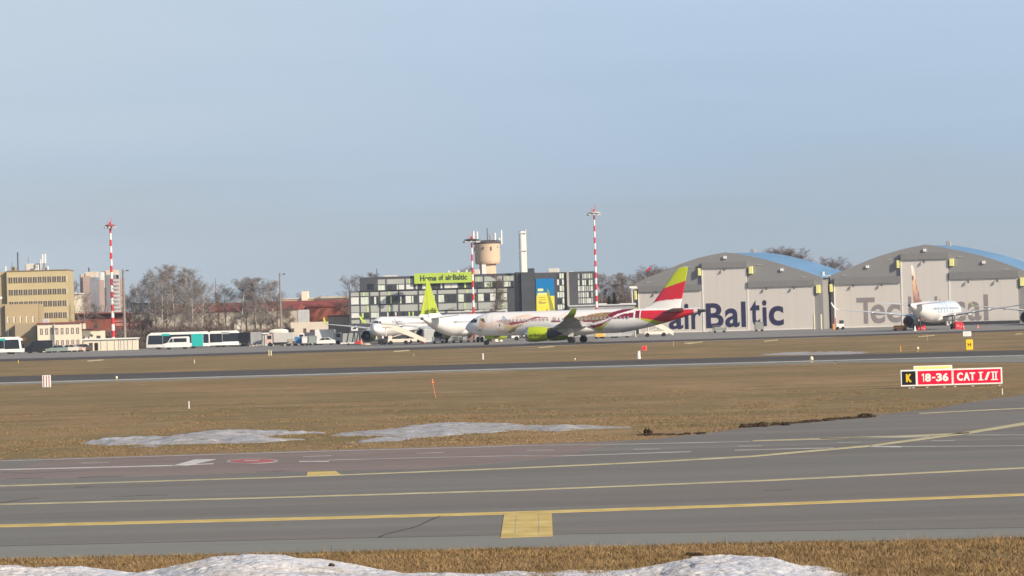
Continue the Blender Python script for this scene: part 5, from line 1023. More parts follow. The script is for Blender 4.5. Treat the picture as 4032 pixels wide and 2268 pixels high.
def aircraft(label, loc, theta, livery, fin, cowl, winglet_m, text=None, dark_engine=False, fintext=True, sides=(-1, 1), covers=None):
    root = thing('passenger_aircraft', label, 'aircraft', loc, theta)
    ss = np.concatenate([np.linspace(0, 1, 14) ** 1.6 * 1.0, np.arange(1.1, 38.65, .085), [38.65]]); na = 96; th = np.linspace(0, 2 * math.pi, na, endpoint=False)
    rr = np.array([fus_r(q) for q in ss]); zz = np.array([fus_z(q) for q in ss]); S = np.repeat(ss, na); Tt = np.tile(th, len(ss)); Rr = np.repeat(rr, na); Zc = np.repeat(zz, na)
    Yv = np.cos(Tt) * Rr; Zv = np.sin(Tt) * Rr * 1.0 + Zc; V = np.stack([S, Yv, Zv], 1)
    I = np.arange(len(ss) * na).reshape(len(ss), na); J = np.roll(I, -1, 1); Q = np.stack([I[:-1], J[:-1], J[1:], I[1:]], -1).reshape(-1, 4)
    fz_ = 3.25 + (Zv - Zc) / np.maximum(Rr, .05) * np.minimum(Rr, 1.87) + (Zc - 3.25)
    fo_ = fast_mesh('fuselage', V, Q, plane_m, root, colors=livery(S, Yv, Zv), smooth=True)
    b = MB(); b.lathe([(fus_r(38.4) * .9, 38.3), (.2, 38.75), (.14, 39.0)], 12, axis='x', c=(0, 0, fus_z(38.5))); b.build('exhaust_cone', darkm, root, True)
    # belly fairing
    b = MB(); b.lathe([(.05, 12.2), (.75, 13.2), (1.15, 15), (1.22, 17.5), (1.1, 20), (.7, 22.2), (.05, 23.6)], 24, axis='x', c=(0, 0, 0)); b.v = [(x, y * 1.62, z * .82 + 2.12) for x, y, z in b.v]; b.build('belly_fairing', white, root, True)
    # windscreen
    b = MB()
    for sd_ in (-1, 1):
        for a0, a1, s0, s1, s2, s3 in [(.90, .62, 1.30, 2.0, 1.22, 1.75), (.60, .30, 1.60, 2.25, 1.35, 2.0)]:
            pass
    def skin(s, ang, sd_, off=.02): r_ = fus_r(s) + off; return (s, sd_ * math.cos(ang) * r_, fus_z(s) + math.sin(ang) * r_)
    for sd_ in (-1, 1):
        for quad in [((1.05, .95), (1.75, 1.22), (1.95, .80), (1.30, .52)), ((1.36, .50), (2.02, .78), (2.45, .66), (2.35, .34)), ((1.08, 1.05), (1.70, 1.30), (1.66, 1.57), (1.02, 1.57))]:
            m_ = 5; G_ = []
            for i in range(m_ + 1):
                for j in range(m_ + 1):
                    u, v = i / m_, j / m_; A_, B_, C2, D_ = quad; s_ = (A_[0] * (1 - u) + B_[0] * u) * (1 - v) + (D_[0] * (1 - u) + C2[0] * u) * v; a_ = (A_[1] * (1 - u) + B_[1] * u) * (1 - v) + (D_[1] * (1 - u) + C2[1] * u) * v; G_.append(skin(s_, a_, sd_))
            b.add(G_, [(i * 6 + j, i * 6 + j + 1, i * 6 + j + 7, i * 6 + j + 6) for i in range(5) for j in range(5)])
    b.build('cockpit_window', glass, root)
    cw = None
    for sd_ in sides:
        for i in range(34):
            s_ = 6.6 + i * .62
            if abs(s_ - 14.6) < .3 or s_ > 27.6: continue
            if cw is None:
                b = MB(); a = .27; b.add([(-.13, sd_ * 0, -.17), (.13, 0, -.17), (.13, 0, .17), (-.13, 0, .17), (-.09, 0, -.2), (.09, 0, -.2), (.09, 0, .2), (-.09, 0, .2)], [(0, 4, 5, 1, 2, 6, 7, 3)]); cw = b.build('cabin_window', mat('cabin_glass', (.36, .33, .34), .2, .1, 1), root); o = cw
            else: o = cw.copy(); COL.objects.link(o); o.parent = root
            o.location = (s_, sd_ * (1.87 * math.cos(.27) + .012), 3.25 + 1.87 * math.sin(.27)); o.rotation_euler = (-sd_ * -.27 if sd_ > 0 else -.27, 0, 0)
    for sd_ in (-1, 1):
        w = loft([(13.2, sd_ * .9, 2.25, 6.9, 1.15), (14.3, sd_ * 1.9, 2.38, 5.9, 1.1), (16.6, sd_ * 5.6, 2.78, 3.95, 1.05), (19.3, sd_ * 11, 3.42, 2.75, .95), (21.0, sd_ * 16.2, 3.95, 1.65, .9)]); wo_ = w.build('wing', wing_m, root, True)
        wl_ = loft([(21.0, sd_ * 16.205, 3.95, 1.62, .9), (21.4, sd_ * 16.75, 4.1, 1.4, .8), (21.95, sd_ * 17.15, 4.5, 1.2, .8), (22.7, sd_ * 17.5, 5.3, .75, .8)]); wl_.v = [(x, y + 0, z) for x, y, z in wl_.v]; wl_.build('winglet', winglet_m, root, True)
        for yy, s_, L_ in [(4.0, 19.0, 2.6), (7.4, 19.2, 2.3), (10.4, 20.3, 2.0)]:
            zb_ = 2.35 + (yy - 1.9) * .113; b = MB(); b.lathe([(.03, s_ - .6), (.2, s_ + .2), (.24, s_ + 1.0), (.05, s_ + L_)], 10, axis='x', c=(0, sd_ * yy, zb_)); b.build('flap_fairing', wingd, root, True)
        st = loft([(32.2, sd_ * .3, 4.45, 3.4, .9), (35.4, sd_ * 6.0, 4.95, 1.45, .8)]); st.build('tailplane', white, root, True)
        ey = sd_ * 5.45; zc_e = 1.55
        b = MB(); b.lathe([(.93, 11.12), (1.03, 11.0), (1.10, 11.1), (1.17, 11.5), (1.19, 12.4), (1.12, 13.6), (1.0, 14.5), (.86, 14.5)], 32, axis='x', c=(0, ey, zc_e), mis=[1, 1, 1, 0, 0, 0, 0], cap=False); eg = b.build('engine_cowl', [cowl, lip], root, True)
        b = MB(); b.lathe([(.94, 11.1), (.90, 11.7), (.89, 12.0)], 28, axis='x', c=(0, ey, zc_e), cap=False); b.build('intake', darkm, eg, True)
        b = MB(); b.lathe([(.02, 11.98), (.88, 12.0)], 28, axis='x', c=(0, ey, zc_e)); b.build('fan', black, eg); b = MB(); b.lathe([(.02, 11.45), (.16, 11.65), (.28, 11.97)], 14, axis='x', c=(0, ey, zc_e)); b.build('spinner', grey, eg, True)
        b = MB(); b.lathe([(.85, 14.3), (.80, 14.6), (.62, 15.3), (.5, 15.9), (.3, 15.9), (.24, 16.2), (.04, 16.9)], 24, axis='x', c=(0, ey, zc_e)); b.build('exhaust', darkm, eg, True)
        eg.location.x = .75
        b = MB(); b.prism([(13.0, zc_e + 1.05), (15.0, zc_e + .85), (17.6, 2.6), (17.3, 2.75), (15.2, 2.75), (13.2, zc_e + 1.25)], ey - .17, ey + .17); b.build('pylon', wing_m, root)
        # main gear
        gy = sd_ * 3.35; b = MB(); b.tube((18.3, gy - sd_ * .25, 2.5), (18.3, gy, .5), .12, .10); b.tube((18.3, gy, 1.5), (17.4, gy - sd_ * .6, 2.5), .06); b.tube((18.3, gy - .5, .5), (18.3, gy + .5, .5), .08); g_ = b.build('main_gear_leg', lgrey, root)
        b = MB(); b.box(17.85, 18.7, gy + sd_ * .12, gy + sd_ * .17, 1.0, 2.35); b.build('gear_door', white, root)
        for q in (-.38, .38): b = MB(); b.lathe([(.2, -.16), (.46, -.16), (.52, -.08), (.52, .08), (.46, .16), (.2, .16)], 20, axis='x', c=(0, 0, 0)); b.v = [(18.3 + y, gy + q + x, .52 + z) for x, y, z in b.v]; b.build('wheel', black, g_, True)
        if text: 
            v_, f_ = text_data(text, 0, 6.2, -.62, .62, 0, 0); V2 = []
            for x, y, z in v_: a_ = .42 + z / 1.87; r_ = 1.87 + .015 + (.0 if y <= 0 else 0); V2.append((5.9 + (x if sd_ < 0 else 6.2 - x), sd_ * math.cos(a_) * r_, 3.25 + math.sin(a_) * r_))
            b = MB(); b.add(V2, f_); b.build('lettering', navy, root)
            v_, f_ = text_data(text, 0, 2.3, -.2, .2, 0, 0); b = MB(); b.add([(11.9 + (x if sd_ < 0 else 2.3 - x), ey + sd_ * 1.2 * math.cos((z - .15) / 1.19), zc_e + 1.2 * math.sin((z - .15) / 1.19)) for x, y, z in v_], f_); b.build('lettering', mat('olive_letter', (.10, .13, .01), .5, .1, 1), eg)
        if fintext:
            v_, f_ = text_data('airBaltic', 0, 3.3, 0, .95, 0, 0); b = MB(); b.add([(31.9 + (x if sd_ < 0 else 3.3 - x) , sd_ * .29, 5.35 + z) for x, y, z in v_], f_); b.build('lettering', mat('dark_green_letter', (0.04, 0.06, 0.035)), root)
    # fin with painted bands
    zf = np.linspace(4.7, 11.25, 70); le = np.interp(zf, [4.7, 4.95, 5.4, 5.85, 8.1, 10.6, 11.1, 11.25], [27.6, 28.6, 29.9, 30.6, 32.35, 34.3, 34.9, 35.4]); te = np.interp(zf, [4.7, 11.25], [34.85, 36.35]); V = []; npf = 30
    for z_, a, c in zip(zf, le, te):
        ch_ = c - a; q = np.linspace(0, 1, npf); th_ = .30 * np.minimum(1, ch_ / 5) * np.sqrt(np.clip(np.sin(np.pi * np.clip(q, 0, 1) ** .6), 0, 1))
        for j in range(npf): V.append((a + q[j] * ch_, th_[j] * .9, z_))
        for j in range(npf - 2, 0, -1): V.append((a + q[j] * ch_, -th_[j] * .9, z_))
    V = np.array(V); n_ = 2 * npf - 2; I = np.arange(len(zf) * n_).reshape(len(zf), n_); J = np.roll(I, -1, 1); Q = np.stack([I[:-1], J[:-1], J[1:], I[1:]], -1).reshape(-1, 4)
    fast_mesh('tail_fin', V, Q, plane_m, root, colors=fin(V[:, 0], V[:, 2]), smooth=True)
    a, c = le[-1], te[-1]; b = MB(); b.prism([(a, 11.2), (c, 11.2), (c, 11.3), (a + .3, 11.3)], -.03, .03); b.build('fin_tip', lime if fintext else white, root)
    # nose gear
    b = MB(); b.tube((3.7, 0, 1.7), (3.4, 0, .36), .09, .07); b.tube((3.4, -.3, .36), (3.4, .3, .36), .06); b.tube((3.5, 0, .9), (4.4, 0, 1.6), .05); ng = b.build('nose_gear_leg', lgrey, root)
    for q in (-.22, .22): b = MB(); b.lathe([(.14, -.1), (.33, -.1), (.37, -.04), (.37, .04), (.33, .1), (.14, .1)], 18, axis='x'); b.v = [(3.4 + y, q + x, .37 + z) for x, y, z in b.v]; b.build('wheel', black, ng, True)
    for q in (-.45, .45): b = MB(); b.box(3.3, 4.9, q - .03, q + .03, .95, 1.65); b.build('gear_door', white if not livery is livery_main else limed, root)
    b = MB(); b.lathe([(.02, -.3), (.12, 0), (.02, .3)], 8, c=(13.5, 0, 5.2)); b.build('beacon', red, root); b = MB(); b.prism([(9, 1.4), (9.5, 1.4), (9.4, 1.0), (9.2, 1.0)], -.02, .02); b.build('blade_antenna', lgrey, root)
    return root
def nose_at(X, D, theta, s_anchor):    # nose position so that station s_anchor sits at column X, depth D
    return (wx(X, D) - math.cos(theta) * s_anchor, D - math.sin(theta) * s_anchor, 0)
ta = R(-17.5)
pa = aircraft('white aircraft with painted swirls and red and lime tail taxiing in front of the office', nose_at(2268, 474, ta, 18.3), ta, livery_main, fin_main, lime, limed, None, fintext=False, sides=(-1,))
v_, f_ = text_data('airBaltic', 0, 2.35, -.2, .2, 0, 0); b = MB(); b.add([(12.5 + x, -5.45 - 1.205 * math.cos((z - .12) / 1.19), 1.55 + 1.205 * math.sin((z - .12) / 1.19)) for x, y, z in v_], f_)
b.build('lettering', mat('olive_letter', (.10, .13, .01), .5, .1, 1), pa)
tb_ = R(75)
aircraft('white aircraft parked nose towards us with stairs at its side', nose_at(1469, 565, tb_, 0), tb_, livery_plain, fin_lime, lime, lime, 'airBaltic', sides=(-1,))
tc_ = R(-108.5)
aircraft('white aircraft with lime tail parked tail towards us behind the painted one', nose_at(1657, 520, tc_, 38.7), tc_, livery_plain, fin_lime, lime, lime, 'airBaltic', sides=(1,))
te_ = R(-110)
pe = aircraft('pale blue and white aircraft with orange tail in front of the Technical hangar', nose_at(3577, 520, te_, 38.7), te_, livery_blue, fin_sunset, wing_m, white, None, fintext=False, sides=(-1, 1))
for ch_ in list(pe.children):      # this one stands without its right engine
    if ch_.name.startswith('engine_cowl') and ch_.data.vertices[0].co.y > 0:
        for q_ in list(ch_.children): bpy.data.objects.remove(q_)
        bpy.data.objects.remove(ch_)
aircraft('aircraft cut off by the right picture edge, only wing and engine in view', nose_at(4122, 588, tb_, 0), tb_, livery_plain, fin_lime, mat('pale_blue_cowl', (.30, .42, .55), .4, .05, 1), lime, None, fintext=True, sides=())

# ================================================================== VEHICLES AND GROUND EQUIPMENT
def wheels(root, xs, ys, r, w=.22):
    for x in xs:
        for y in ys:
            b = MB(); b.lathe([(r * .5, -w / 2), (r * .92, -w / 2), (r, -w / 4), (r, w / 4), (r * .92, w / 2), (r * .5, w / 2)], 16, axis='x'); b.v = [(x + y_, y + x_, r + z_) for x_, y_, z_ in b.v]; o = b.build('wheel', black, root, True)
            b = MB(); b.lathe([(r * .5, -w * .45), (r * .5, w * .45)], 12, axis='x'); b.v = [(x + y_, y + x_, r + z_) for x_, y_, z_ in b.v]; b.build('rim', steel, o)
def vehicle(name, label, cat, X, D, prof, wid, body, wins, wx_, wr, rz=0.0, extra=None, group=None):
    """side profile prof [(x,z)] front at -x; wins: list of side window polygons; rz 0 means front to the left"""
    r = thing(name, label, cat, (wx(X, D), D, 0), rz, group); h = wid / 2; b = MB(); n = len(prof); ins = [(x, z) for x, z in prof]
    cx = sum(p[0] for p in prof) / n; cz = sum(p[1] for p in prof) / n; sm = [(x + (cx - x) * .03, z + (cz - z) * .06) for x, z in prof]
    V = [(x, -h, z) for x, z in sm] + [(x, -h + .09, z) for x, z in prof] + [(x, h - .09, z) for x, z in prof] + [(x, h, z) for x, z in sm]
    Fs = [tuple(range(n)), tuple(range(4 * n - 1, 3 * n - 1, -1))]
    for k in range(3): Fs += [(k * n + i, (k + 1) * n + i, (k + 1) * n + (i + 1) % n, k * n + (i + 1) % n) for i in range(n)]
    b.add(V, Fs); b.build('body', body, r, True)
    for w in wins:
        for sd_ in (-1, 1): b = MB(); b.prism(w, sd_ * (h - .01), sd_ * (h + .012)); b.build('side_window', glass, r)
    wheels(r, wx_, (-h + .12, h - .12), wr)
    for q in (-h * .7, h * .7): b = MB(); b.bbox(prof[0][0] - .03, prof[0][0] + .05, q - .14, q + .14, .62, .8, .015); b.build('headlight', mat('lamp_lens', (.7, .7, .68), .2, .05, 1), r)
    if extra: extra(r, h)
    return r
def bus(label, X, D, rz, L=12.0, door=teal, group='airport buses'):
    l = L / 2; prof = [(-l, .35), (-l - .02, 1.2), (-l + .18, 2.6), (-l + .55, 3.05), (l - .1, 3.08), (l, 2.9), (l, .35)]
    wins = [[(-l + .3, 1.0), (-l + .5, 2.75), (-l + 3.2, 2.75), (-l + 3.2, 1.0)], [(-l + 3.25, 1.1), (-l + 3.25, 2.8), (-l + 8.75, 2.8), (-l + 8.75, 1.1)], [(-l + 11.05, 1.0), (-l + 11.05, 2.8), (l - .1, 2.75), (l - .1, 1.0)]]
    def ex(r, h):
        b = MB(); b.add([(-l - .03, -h + .15, 1.1), (-l - .03, h - .15, 1.1), (-l + .17, h - .15, 2.55), (-l + .17, -h + .15, 2.55)], [(0, 1, 2, 3)]); b.v = [(x - .02, y, z) for x, y, z in b.v]; b.build('windscreen', glass, r)
        for sd_ in (-1, 1): b = MB(); b.box(-l + 8.8, -l + 11.0, sd_ * (h + .0), sd_ * (h + .03), .45, 2.85); b.build('door', door, r); b = MB(); b.box(-l + 3.0, -l + 4.6, sd_ * h, sd_ * (h + .02), 2.6, 3.0); b.build('teal_band', door, r)
        b = MB(); b.bbox(-l + .8, l - .3, -h + .25, h - .25, 3.08, 3.26, .06); b.build('roof_deck', white, r)
    return vehicle('airport_bus', label, 'bus', X, D, prof, 2.9, white, wins, (-l + 2.3, l - 3.2), .48, rz, ex, group)
bus('white airport bus with teal door parked behind the white minibus', 696, 592, 0.06, 12.2)
bus('white airport bus with teal side cut by the left picture edge', -45, 573, math.pi - 0.05, 12.5)
bus('dark windowed airport bus directly behind the teal doored one', 872, 604, 0.05, 6.5, grey)
prof_van = [(-2.75, .35), (-2.8, .9), (-2.55, 1.15), (-1.9, 1.35), (-1.35, 2.15), (-.9, 2.4), (2.5, 2.42), (2.72, 2.2), (2.75, .35)]
def van(label, X, D, rz, m, w=1.0, group=None, sc=1.0):
    r = vehicle('minibus', label, 'minibus', X, D, [(x * sc, z) for x, z in prof_van], 2.0, m, [[(-1.7 * sc, 1.35), (-1.2 * sc, 2.05), (-.8 * sc, 2.1), (-.8 * sc, 1.35)], [(-.65 * sc, 1.35), (-.65 * sc, 2.1), (2.2 * sc, 2.1), (2.2 * sc, 1.35)]], (-1.75 * sc, 1.7 * sc), .36, rz, None, group)
    b = MB(); b.add([(-1.93 * sc - .02, -.8, 1.38), (-1.93 * sc - .02, .8, 1.38), (-1.37 * sc - .02, .75, 2.14), (-1.37 * sc - .02, -.75, 2.14)], [(0, 1, 2, 3)]); b.build('windscreen', glass, r); return r
van('white minibus standing in front of the airport bus with the teal door', 691, 582, 0.03, white, sc=.88)
blk = mat('black_car_paint', (.02, .02, .025), .25, .1, 1, coat=.5)
van('black van between the airport bus and the small cars', 148, 584, 0.05, blk, sc=1.0); van('dark van parked behind the black van', 180, 592, math.pi, mat('dark_blue_car_paint', (.03, .03, .06), .3, .1, 1, coat=.4), sc=.8)
prof_car = [(-2.1, .28), (-2.15, .65), (-1.9, .82), (-1.1, .95), (-.5, 1.42), (.9, 1.45), (1.55, 1.02), (2.05, .95), (2.1, .3)]
def car(label, X, D, rz, m, group='small cars parked beside the white building'):
    r = vehicle('parked_car', label, 'car', X, D, prof_car, 1.75, m, [[(-.95, .98), (-.45, 1.36), (.15, 1.38), (.15, .98)], [(.22, .98), (.22, 1.38), (.85, 1.38), (1.35, 1.02)]], (-1.35, 1.3), .31, rz, None, group)
    b = MB(); b.add([(-1.12, -.7, .97), (-1.12, .7, .97), (-.54, .62, 1.4), (-.54, -.62, 1.4)], [(0, 1, 2, 3)]); b.build('windscreen', glass, r); return r
car('greenish grey hatchback in front of the white building', 218, 580, .1, mat('sage_car_paint', (.22, .27, .25), .35, .1, 1, coat=.4)); car('silver car with orange stripe right of the grey hatchback', 262, 586, .15, mat('silver_car_paint', (.6, .55, .5), .35, .1, 1, coat=.4)); car('white and orange car at the hut end of the row', 286, 592, 2.9, mat('peach_car_paint', (.72, .5, .38), .35, .1, 1, coat=.4))
car('dark brown car squeezed beside the low white hut', 314, 594, .3, mat('brown_car_paint', (.08, .06, .055), .3, .1, 1, coat=.4)); car('white car parked among the baggage carts', 1272, 585, 0.0, white)
def cone(label, X, D, h=.75, m=None):
    r = thing('traffic_cone', label, 'traffic cone', (wx(X, D), D, 0), group='traffic cones on the apron'); b = MB(); b.lathe([(h * .28, .04), (h * .05, h)], 12, mis=[0]); b.build('cone', m or om, r, True); b = MB(); b.box(-h * .36, h * .36, -h * .36, h * .36, 0, .045); b.build('base', m or om, r); b = MB(); b.lathe([(h * .19, h * .42), (h * .12, h * .68)], 12, cap=False); b.build('band', white, r)
pinkred = mat('pinkish_red', (.80, .22, .22), .5, .05, 1)
cone('red and white cone left of the parked nose wheel', 1417, 560, 1.1); cone('pink cone at the foot of the aircraft stairs', 1659, 555, 1.3, pinkred); cone('pale cone under the nose of the painted aircraft', 1948, 548, 1.4, mat('cream_cone', (.8, .72, .55), .5, .05, 1)); cone('second pale cone, right of the one under the painted nose', 1967, 548, 1.0, MATS['cream_cone'])
cone('white cone left of the red wheel covers', 3597, 522, .9, white); cone('red post cone right of the right wheel cover', 3787, 524, 1.1, red); cone('thin pale cone alone right of the aircraft with the orange tail', 3845, 545, .7, pinkred)
def cover(label, X, D, w, h, m):
    r = thing('wheel_cover', label, 'wheel cover', (wx(X, D), D, 0), group='red wheel covers'); b = MB(); b.bbox(-w / 2, w / 2, -.6, .6, 0, h, .12); b.build('cover', m, r); b = MB(); b.box(-w * .3, w * .1, -.64, -.601, h * .3, h * .6); b.box(w * .25, w * .42, -.63, -.601, h * .1, h * .5); b.build('flap', pinkred, r)
cover('wide red cover under the tail prop of the aircraft with orange tail', 3620, 534, 1.5, .95, red); cover('taller red cover at the right wheels of the aircraft with orange tail', 3768, 536, 1.35, 1.35, red)
r = thing('ground_unit', 'orange and red equipment cart beside the white door beam', 'equipment cart', (wx(3538, 540), 540, 0)); b = MB(); b.bbox(-1.1, .9, -.5, .5, .3, .95, .1); b.build('housing', orange, r); b = MB(); b.box(-1.2, 1.0, -.6, .6, .2, .3); b.tube((.9, 0, .9), (1.0, 0, 1.8), .08); b.build('frame', red, r); wheels(r, (-.8, .7), (-.5, .5), .2); b = MB(); b.box(-.7, .2, -.53, -.501, .45, .7); b.build('panel', mat('pale_orange', (.85, .55, .25), .5, .05, 1), r)
r = thing('bollard', 'short green post right of the orange equipment cart', 'bollard', (wx(3562, 540), 540, 0), group='bollards by the hangars'); b = MB(); b.tube((0, 0, 0), (0, 0, 1.1), .13); b.build('post', mat('green_post', (.10, .28, .12), .5, .1, 1), r); b = MB(); b.tube((0, 0, 0), (0, 0, .08), .3); b.build('base', steel, r)
r = thing('tail_prop', 'dark prop stand with diagonal brace under the orange tailed aircraft', 'tail prop', (wx(3619, 527), 527, 0)); b = MB(); b.tube((0, 0, 0), (0, 0, 2.6), .12); b.build('post', darkm, r); b = MB(); b.tube((0, 0, .6), (1.0, 0, 1.9), .06); b.tube((-.8, 0, 0), (.8, 0, 0.05), .06); b.build('brace', darkm, r)
r = thing('corner_light', 'orange and red barrier light at the left corner of the Technical hangar', 'barrier light', (wx(3278, 618), 618, 0)); b = MB(); b.bbox(-.25, .25, -.3, .3, 0, 1.2, .06); b.build('post', mat('dull_orange', (.70, .30, .08), .6, .1, 1), r); b = MB(); b.box(.3, .45, -.2, .2, 0, 2.4); b.build('red_post', red, r)
r = thing('tow_tractor', 'small white tow tractor by the left door of the Technical hangar', 'tow tractor', (wx(3303, 612), 612, 0)); b = MB(); b.bbox(-.9, .7, -.7, .7, .35, 1.2, .1); b.build('body', white, r); b = MB(); b.bbox(-.1, .7, -.6, .6, 1.2, 1.9, .08); b.build('cab', darkm, r); wheels(r, (-.55, .5), (-.65, .65), .32)
# mobile stairs
def stairs(label, X, D, rz, top, run, m):
    r = thing('aircraft_stairs', label, 'aircraft stairs', (wx(X, D), D, 0), rz, 'mobile aircraft stairs'); b = MB(); b.bbox(-run * .35, run * .75, -.9, .9, .45, .95, .08); b.build('chassis', m, r); wheels(r, (-run * .2, run * .55), (-.85, .85), .38)
    for q in (-.85, .78): b = MB(); b.prism([(-run * .12, top - .15), (-run * .12, top + .95), (0, top + .95), (run, .9), (run, .15), (0, top - .3)], q, q + .07); b.build('side_panel', m, r)
    b = MB(); n = 14
    for i in range(n): x0 = run * i / n; zz_ = top - (top - .2) * i / n; b.box(x0, x0 + run / n + .05, -.77, .77, zz_ - .12, zz_ - .05)
    b.build('steps', steel, r)
    b = MB(); b.box(-run * .28, .0, -.85, .85, top - .12, top); b.build('platform', steel, r); b = MB()
    for q in (-.85, .8): b.box(-run * .28, -run * .125, q, q + .05, top, top + 1.05)
    b.build('railing', m, r); 
    for p0, p1 in [((-run * .15, -.6, .9), (-run * .15, -.6, top)), ((-run * .15, .6, .9), (-run * .15, .6, top)), ((-run * .15, -.6, 1.0), (run * .35, -.6, top * .6))]: b = MB(); b.tube(p0, p1, .07); b.build('support', m, r)
    return r
ivory = mat('ivory_paint', (.80, .72, .60), .4, .04, 1)
stairs('cream aircraft stairs at the front door of the parked nose on aircraft', 1535, 554, 0.05, 3.1, 6.2, ivory); stairs('white aircraft stairs behind the tail of the painted aircraft', 2560, 560, .0, 2.6, 4.0, ivory)
r = thing('baggage_loader', 'low cream belt loader under the sloping aircraft stairs', 'belt loader', (wx(1560, 548), 548, 0)); b = MB(); b.bbox(-1.8, 2.2, -.7, .7, .4, .95, .08); b.build('body', ivory, r); b = MB(); b.prism([(-1.8, 1.0), (2.2, 1.25), (2.2, 1.4), (-1.8, 1.15)], -.4, .4); b.build('belt', darkm, r); wheels(r, (-1.2, 1.5), (-.7, .7), .35); b = MB(); b.bbox(-1.7, -1.0, -.65, -.42, .95, 1.6, .05); b.build('cab', ivory, r)
r = thing('tow_tractor', 'low dark pushback tractor right of the parked nose wheel', 'tow tractor', (wx(1513, 552), 552, 0)); b = MB(); b.bbox(-1.2, 1.2, -.9, .9, .3, 1.15, .1); b.build('body', darkm, r); b = MB(); b.bbox(-.3, .6, -.7, .7, 1.15, 1.5, .06); b.build('cab', glass, r); wheels(r, (-.7, .7), (-.9, .9), .45)
r = thing('blast_panel', 'tall pale grey container right of the lime engine', 'container', (wx(1687, 575), 575, 0)); b = MB(); b.bbox(-1.3, 1.3, -1, 1, .35, 2.7, .3); b.build('body', lgrey, r); b = MB(); b.box(-1.5, 1.6, -1.1, 1.1, .15, .34); b.build('base_tray', white, r)
r = thing('tow_bar', 'long white tow bar with red head lying left of the parked aircraft', 'tow bar', (wx(1375, 562), 562, 0)); b = MB(); b.box(-1.9, .8, -.12, .12, .3, .5); b.build('bar', white, r); b = MB(); b.prism([(.8, .3), (1.9, .15), (2.0, .95), (.8, .5)], -.3, .3); b.build('head', red, r); wheels(r, (-.4,), (-.3, .3), .2, .12)
r = thing('equipment_mat', 'round pale yellow drum on the ground left of the nose wheels', 'drum', (wx(1437, 556), 556, 0)); b = MB(); b.lathe([(.8, 0), (.85, .12), (.6, .26), (.1, .3)], 18); b.build('drum', mat('pale_drum', (.7, .6, .35), .6, .1, 1), r, True)
# carts by the hangar, blurred cars behind the painted aircraft
def cart(label, X, D, w, h, m, frame=steel, group='baggage and equipment carts', tarp=False):
    r = thing('equipment_cart', label, 'equipment cart', (wx(X, D), D, 0), 0, group); b = MB(); b.box(-w / 2, w / 2, -.8, .8, .42, .52); [b.tube((sx_ * w * .46, sy_ * .74, .5), (sx_ * w * .46, sy_ * .74, h), .045) for sx_ in (-1, 1) for sy_ in (-1, 1)]; b.box(-w / 2, w / 2, -.78, .78, h - .05, h + .02); b.tube((-w / 2, 0, .45), (-w / 2 - .9, 0, .3), .04); b.build('frame', frame, r)
    wheels(r, (-w * .32, w * .32), (-.72, .72), .24, .14); b = MB()
    if tarp: b.bbox(-w / 2 + .05, w / 2 - .05, -.76, .76, .53, h + .12, .1)
    else: b.bbox(-w * .38, w * .1, -.6, .6, .53, .53 + (h - .6) * .8, .06); b.bbox(w * .14, w * .42, -.5, .4, .53, .53 + (h - .6) * .6, .05)
    b.build('cover' if tarp else 'load', m, r); return r
gcart = mat('grey_green_cover', (.27, .28, .26), .6, .15, 1)
cart('long grey equipment cart in front of the B of the hangar lettering', 2828, 622, 2.9, 1.5, gcart); cart('short grey covered cart in front of the t of the hangar lettering', 2984, 626, 1.8, 1.9, gcart, tarp=True)
cart('sand coloured open cart left of the blue one', 1143, 584, 1.7, 1.3, mat('sand_cover', (.40, .36, .28), .7, .1, 1)); cart('blue covered baggage cart in the row of carts', 1172, 584, 1.7, 1.6, blue, tarp=True); cart('tall white covered baggage cart in the row of carts', 1195, 583, 1.2, 1.65, white, tarp=True); cart('grey green covered baggage cart in the row of carts', 1226, 584, 1.55, 1.75, mat('sage_cover', (.26, .30, .29), .6, .1, 1), tarp=True)
def truck(label, X, D, m, cabm, L=5.2, h=2.9, rz=0.0):
    r = thing('service_truck', label, 'truck', (wx(X, D), D, 0), rz); b = MB(); b.prism([(-L / 2, .5), (-L / 2 - .02, 1.3), (-L / 2 + .35, 2.3), (-L / 2 + 1.4, 2.35), (-L / 2 + 1.4, .5)], -1.1, 1.1); b.build('cab', cabm, r); b = MB(); b.bbox(-L / 2 + 1.5, L / 2, -1.15, 1.15, .75, h, .12); b.build('box_body', m, r)
    b = MB(); b.box(-L / 2 + .2, L / 2 - .1, -.9, .9, .45, .74); b.build('chassis', darkm, r); wheels(r, (-L / 2 + .9, L / 2 - 1.2), (-1.0, 1.0), .42); b = MB(); b.add([(-L / 2 - .03, -.9, 1.35), (-L / 2 - .03, .9, 1.35), (-L / 2 + .31, .9, 2.2), (-L / 2 + .31, -.9, 2.2)], [(0, 1, 2, 3)]); b.build('windscreen', glass, r)
    for sd_ in (-1, 1): b = MB(); b.box(-L / 2 + .4, -L / 2 + 1.2, sd_ * 1.1, sd_ * 1.12, 1.4, 2.1); b.build('side_window', glass, r)
    return r
truck('grey and pink service truck at the left end of the baggage carts', 1098, 590, mat('grey_cream_body', (.52, .50, .46), .5, .05, 1), mat('pinkish_cab', (.62, .45, .40), .5, .1, 1), 5.6, 2.6)
truck('white box truck behind the white car', 1290, 592, white, lgrey, 5.4, 3.0, math.pi)
truck('white framed truck with dark windows behind the baggage carts', 1215, 600, mat('dark_body', (.10, .09, .12), .4, .1, 1), white, 4.8, 2.5)
r = thing('tank', 'white rounded tank roof standing above the grey panels', 'tank', (wx(1093, 600), 600, 0)); b = MB(); b.lathe([(.2, -1.9), (.45, -1.5), (.6, -.6), (.6, .7), (.45, 1.6), (.2, 1.9)], 20, axis='x', c=(0, 0, 2.75)); b.build('tank_shell', mat('ivory_tank', (.75, .72, .60), .5, .05, 1), r, True); 
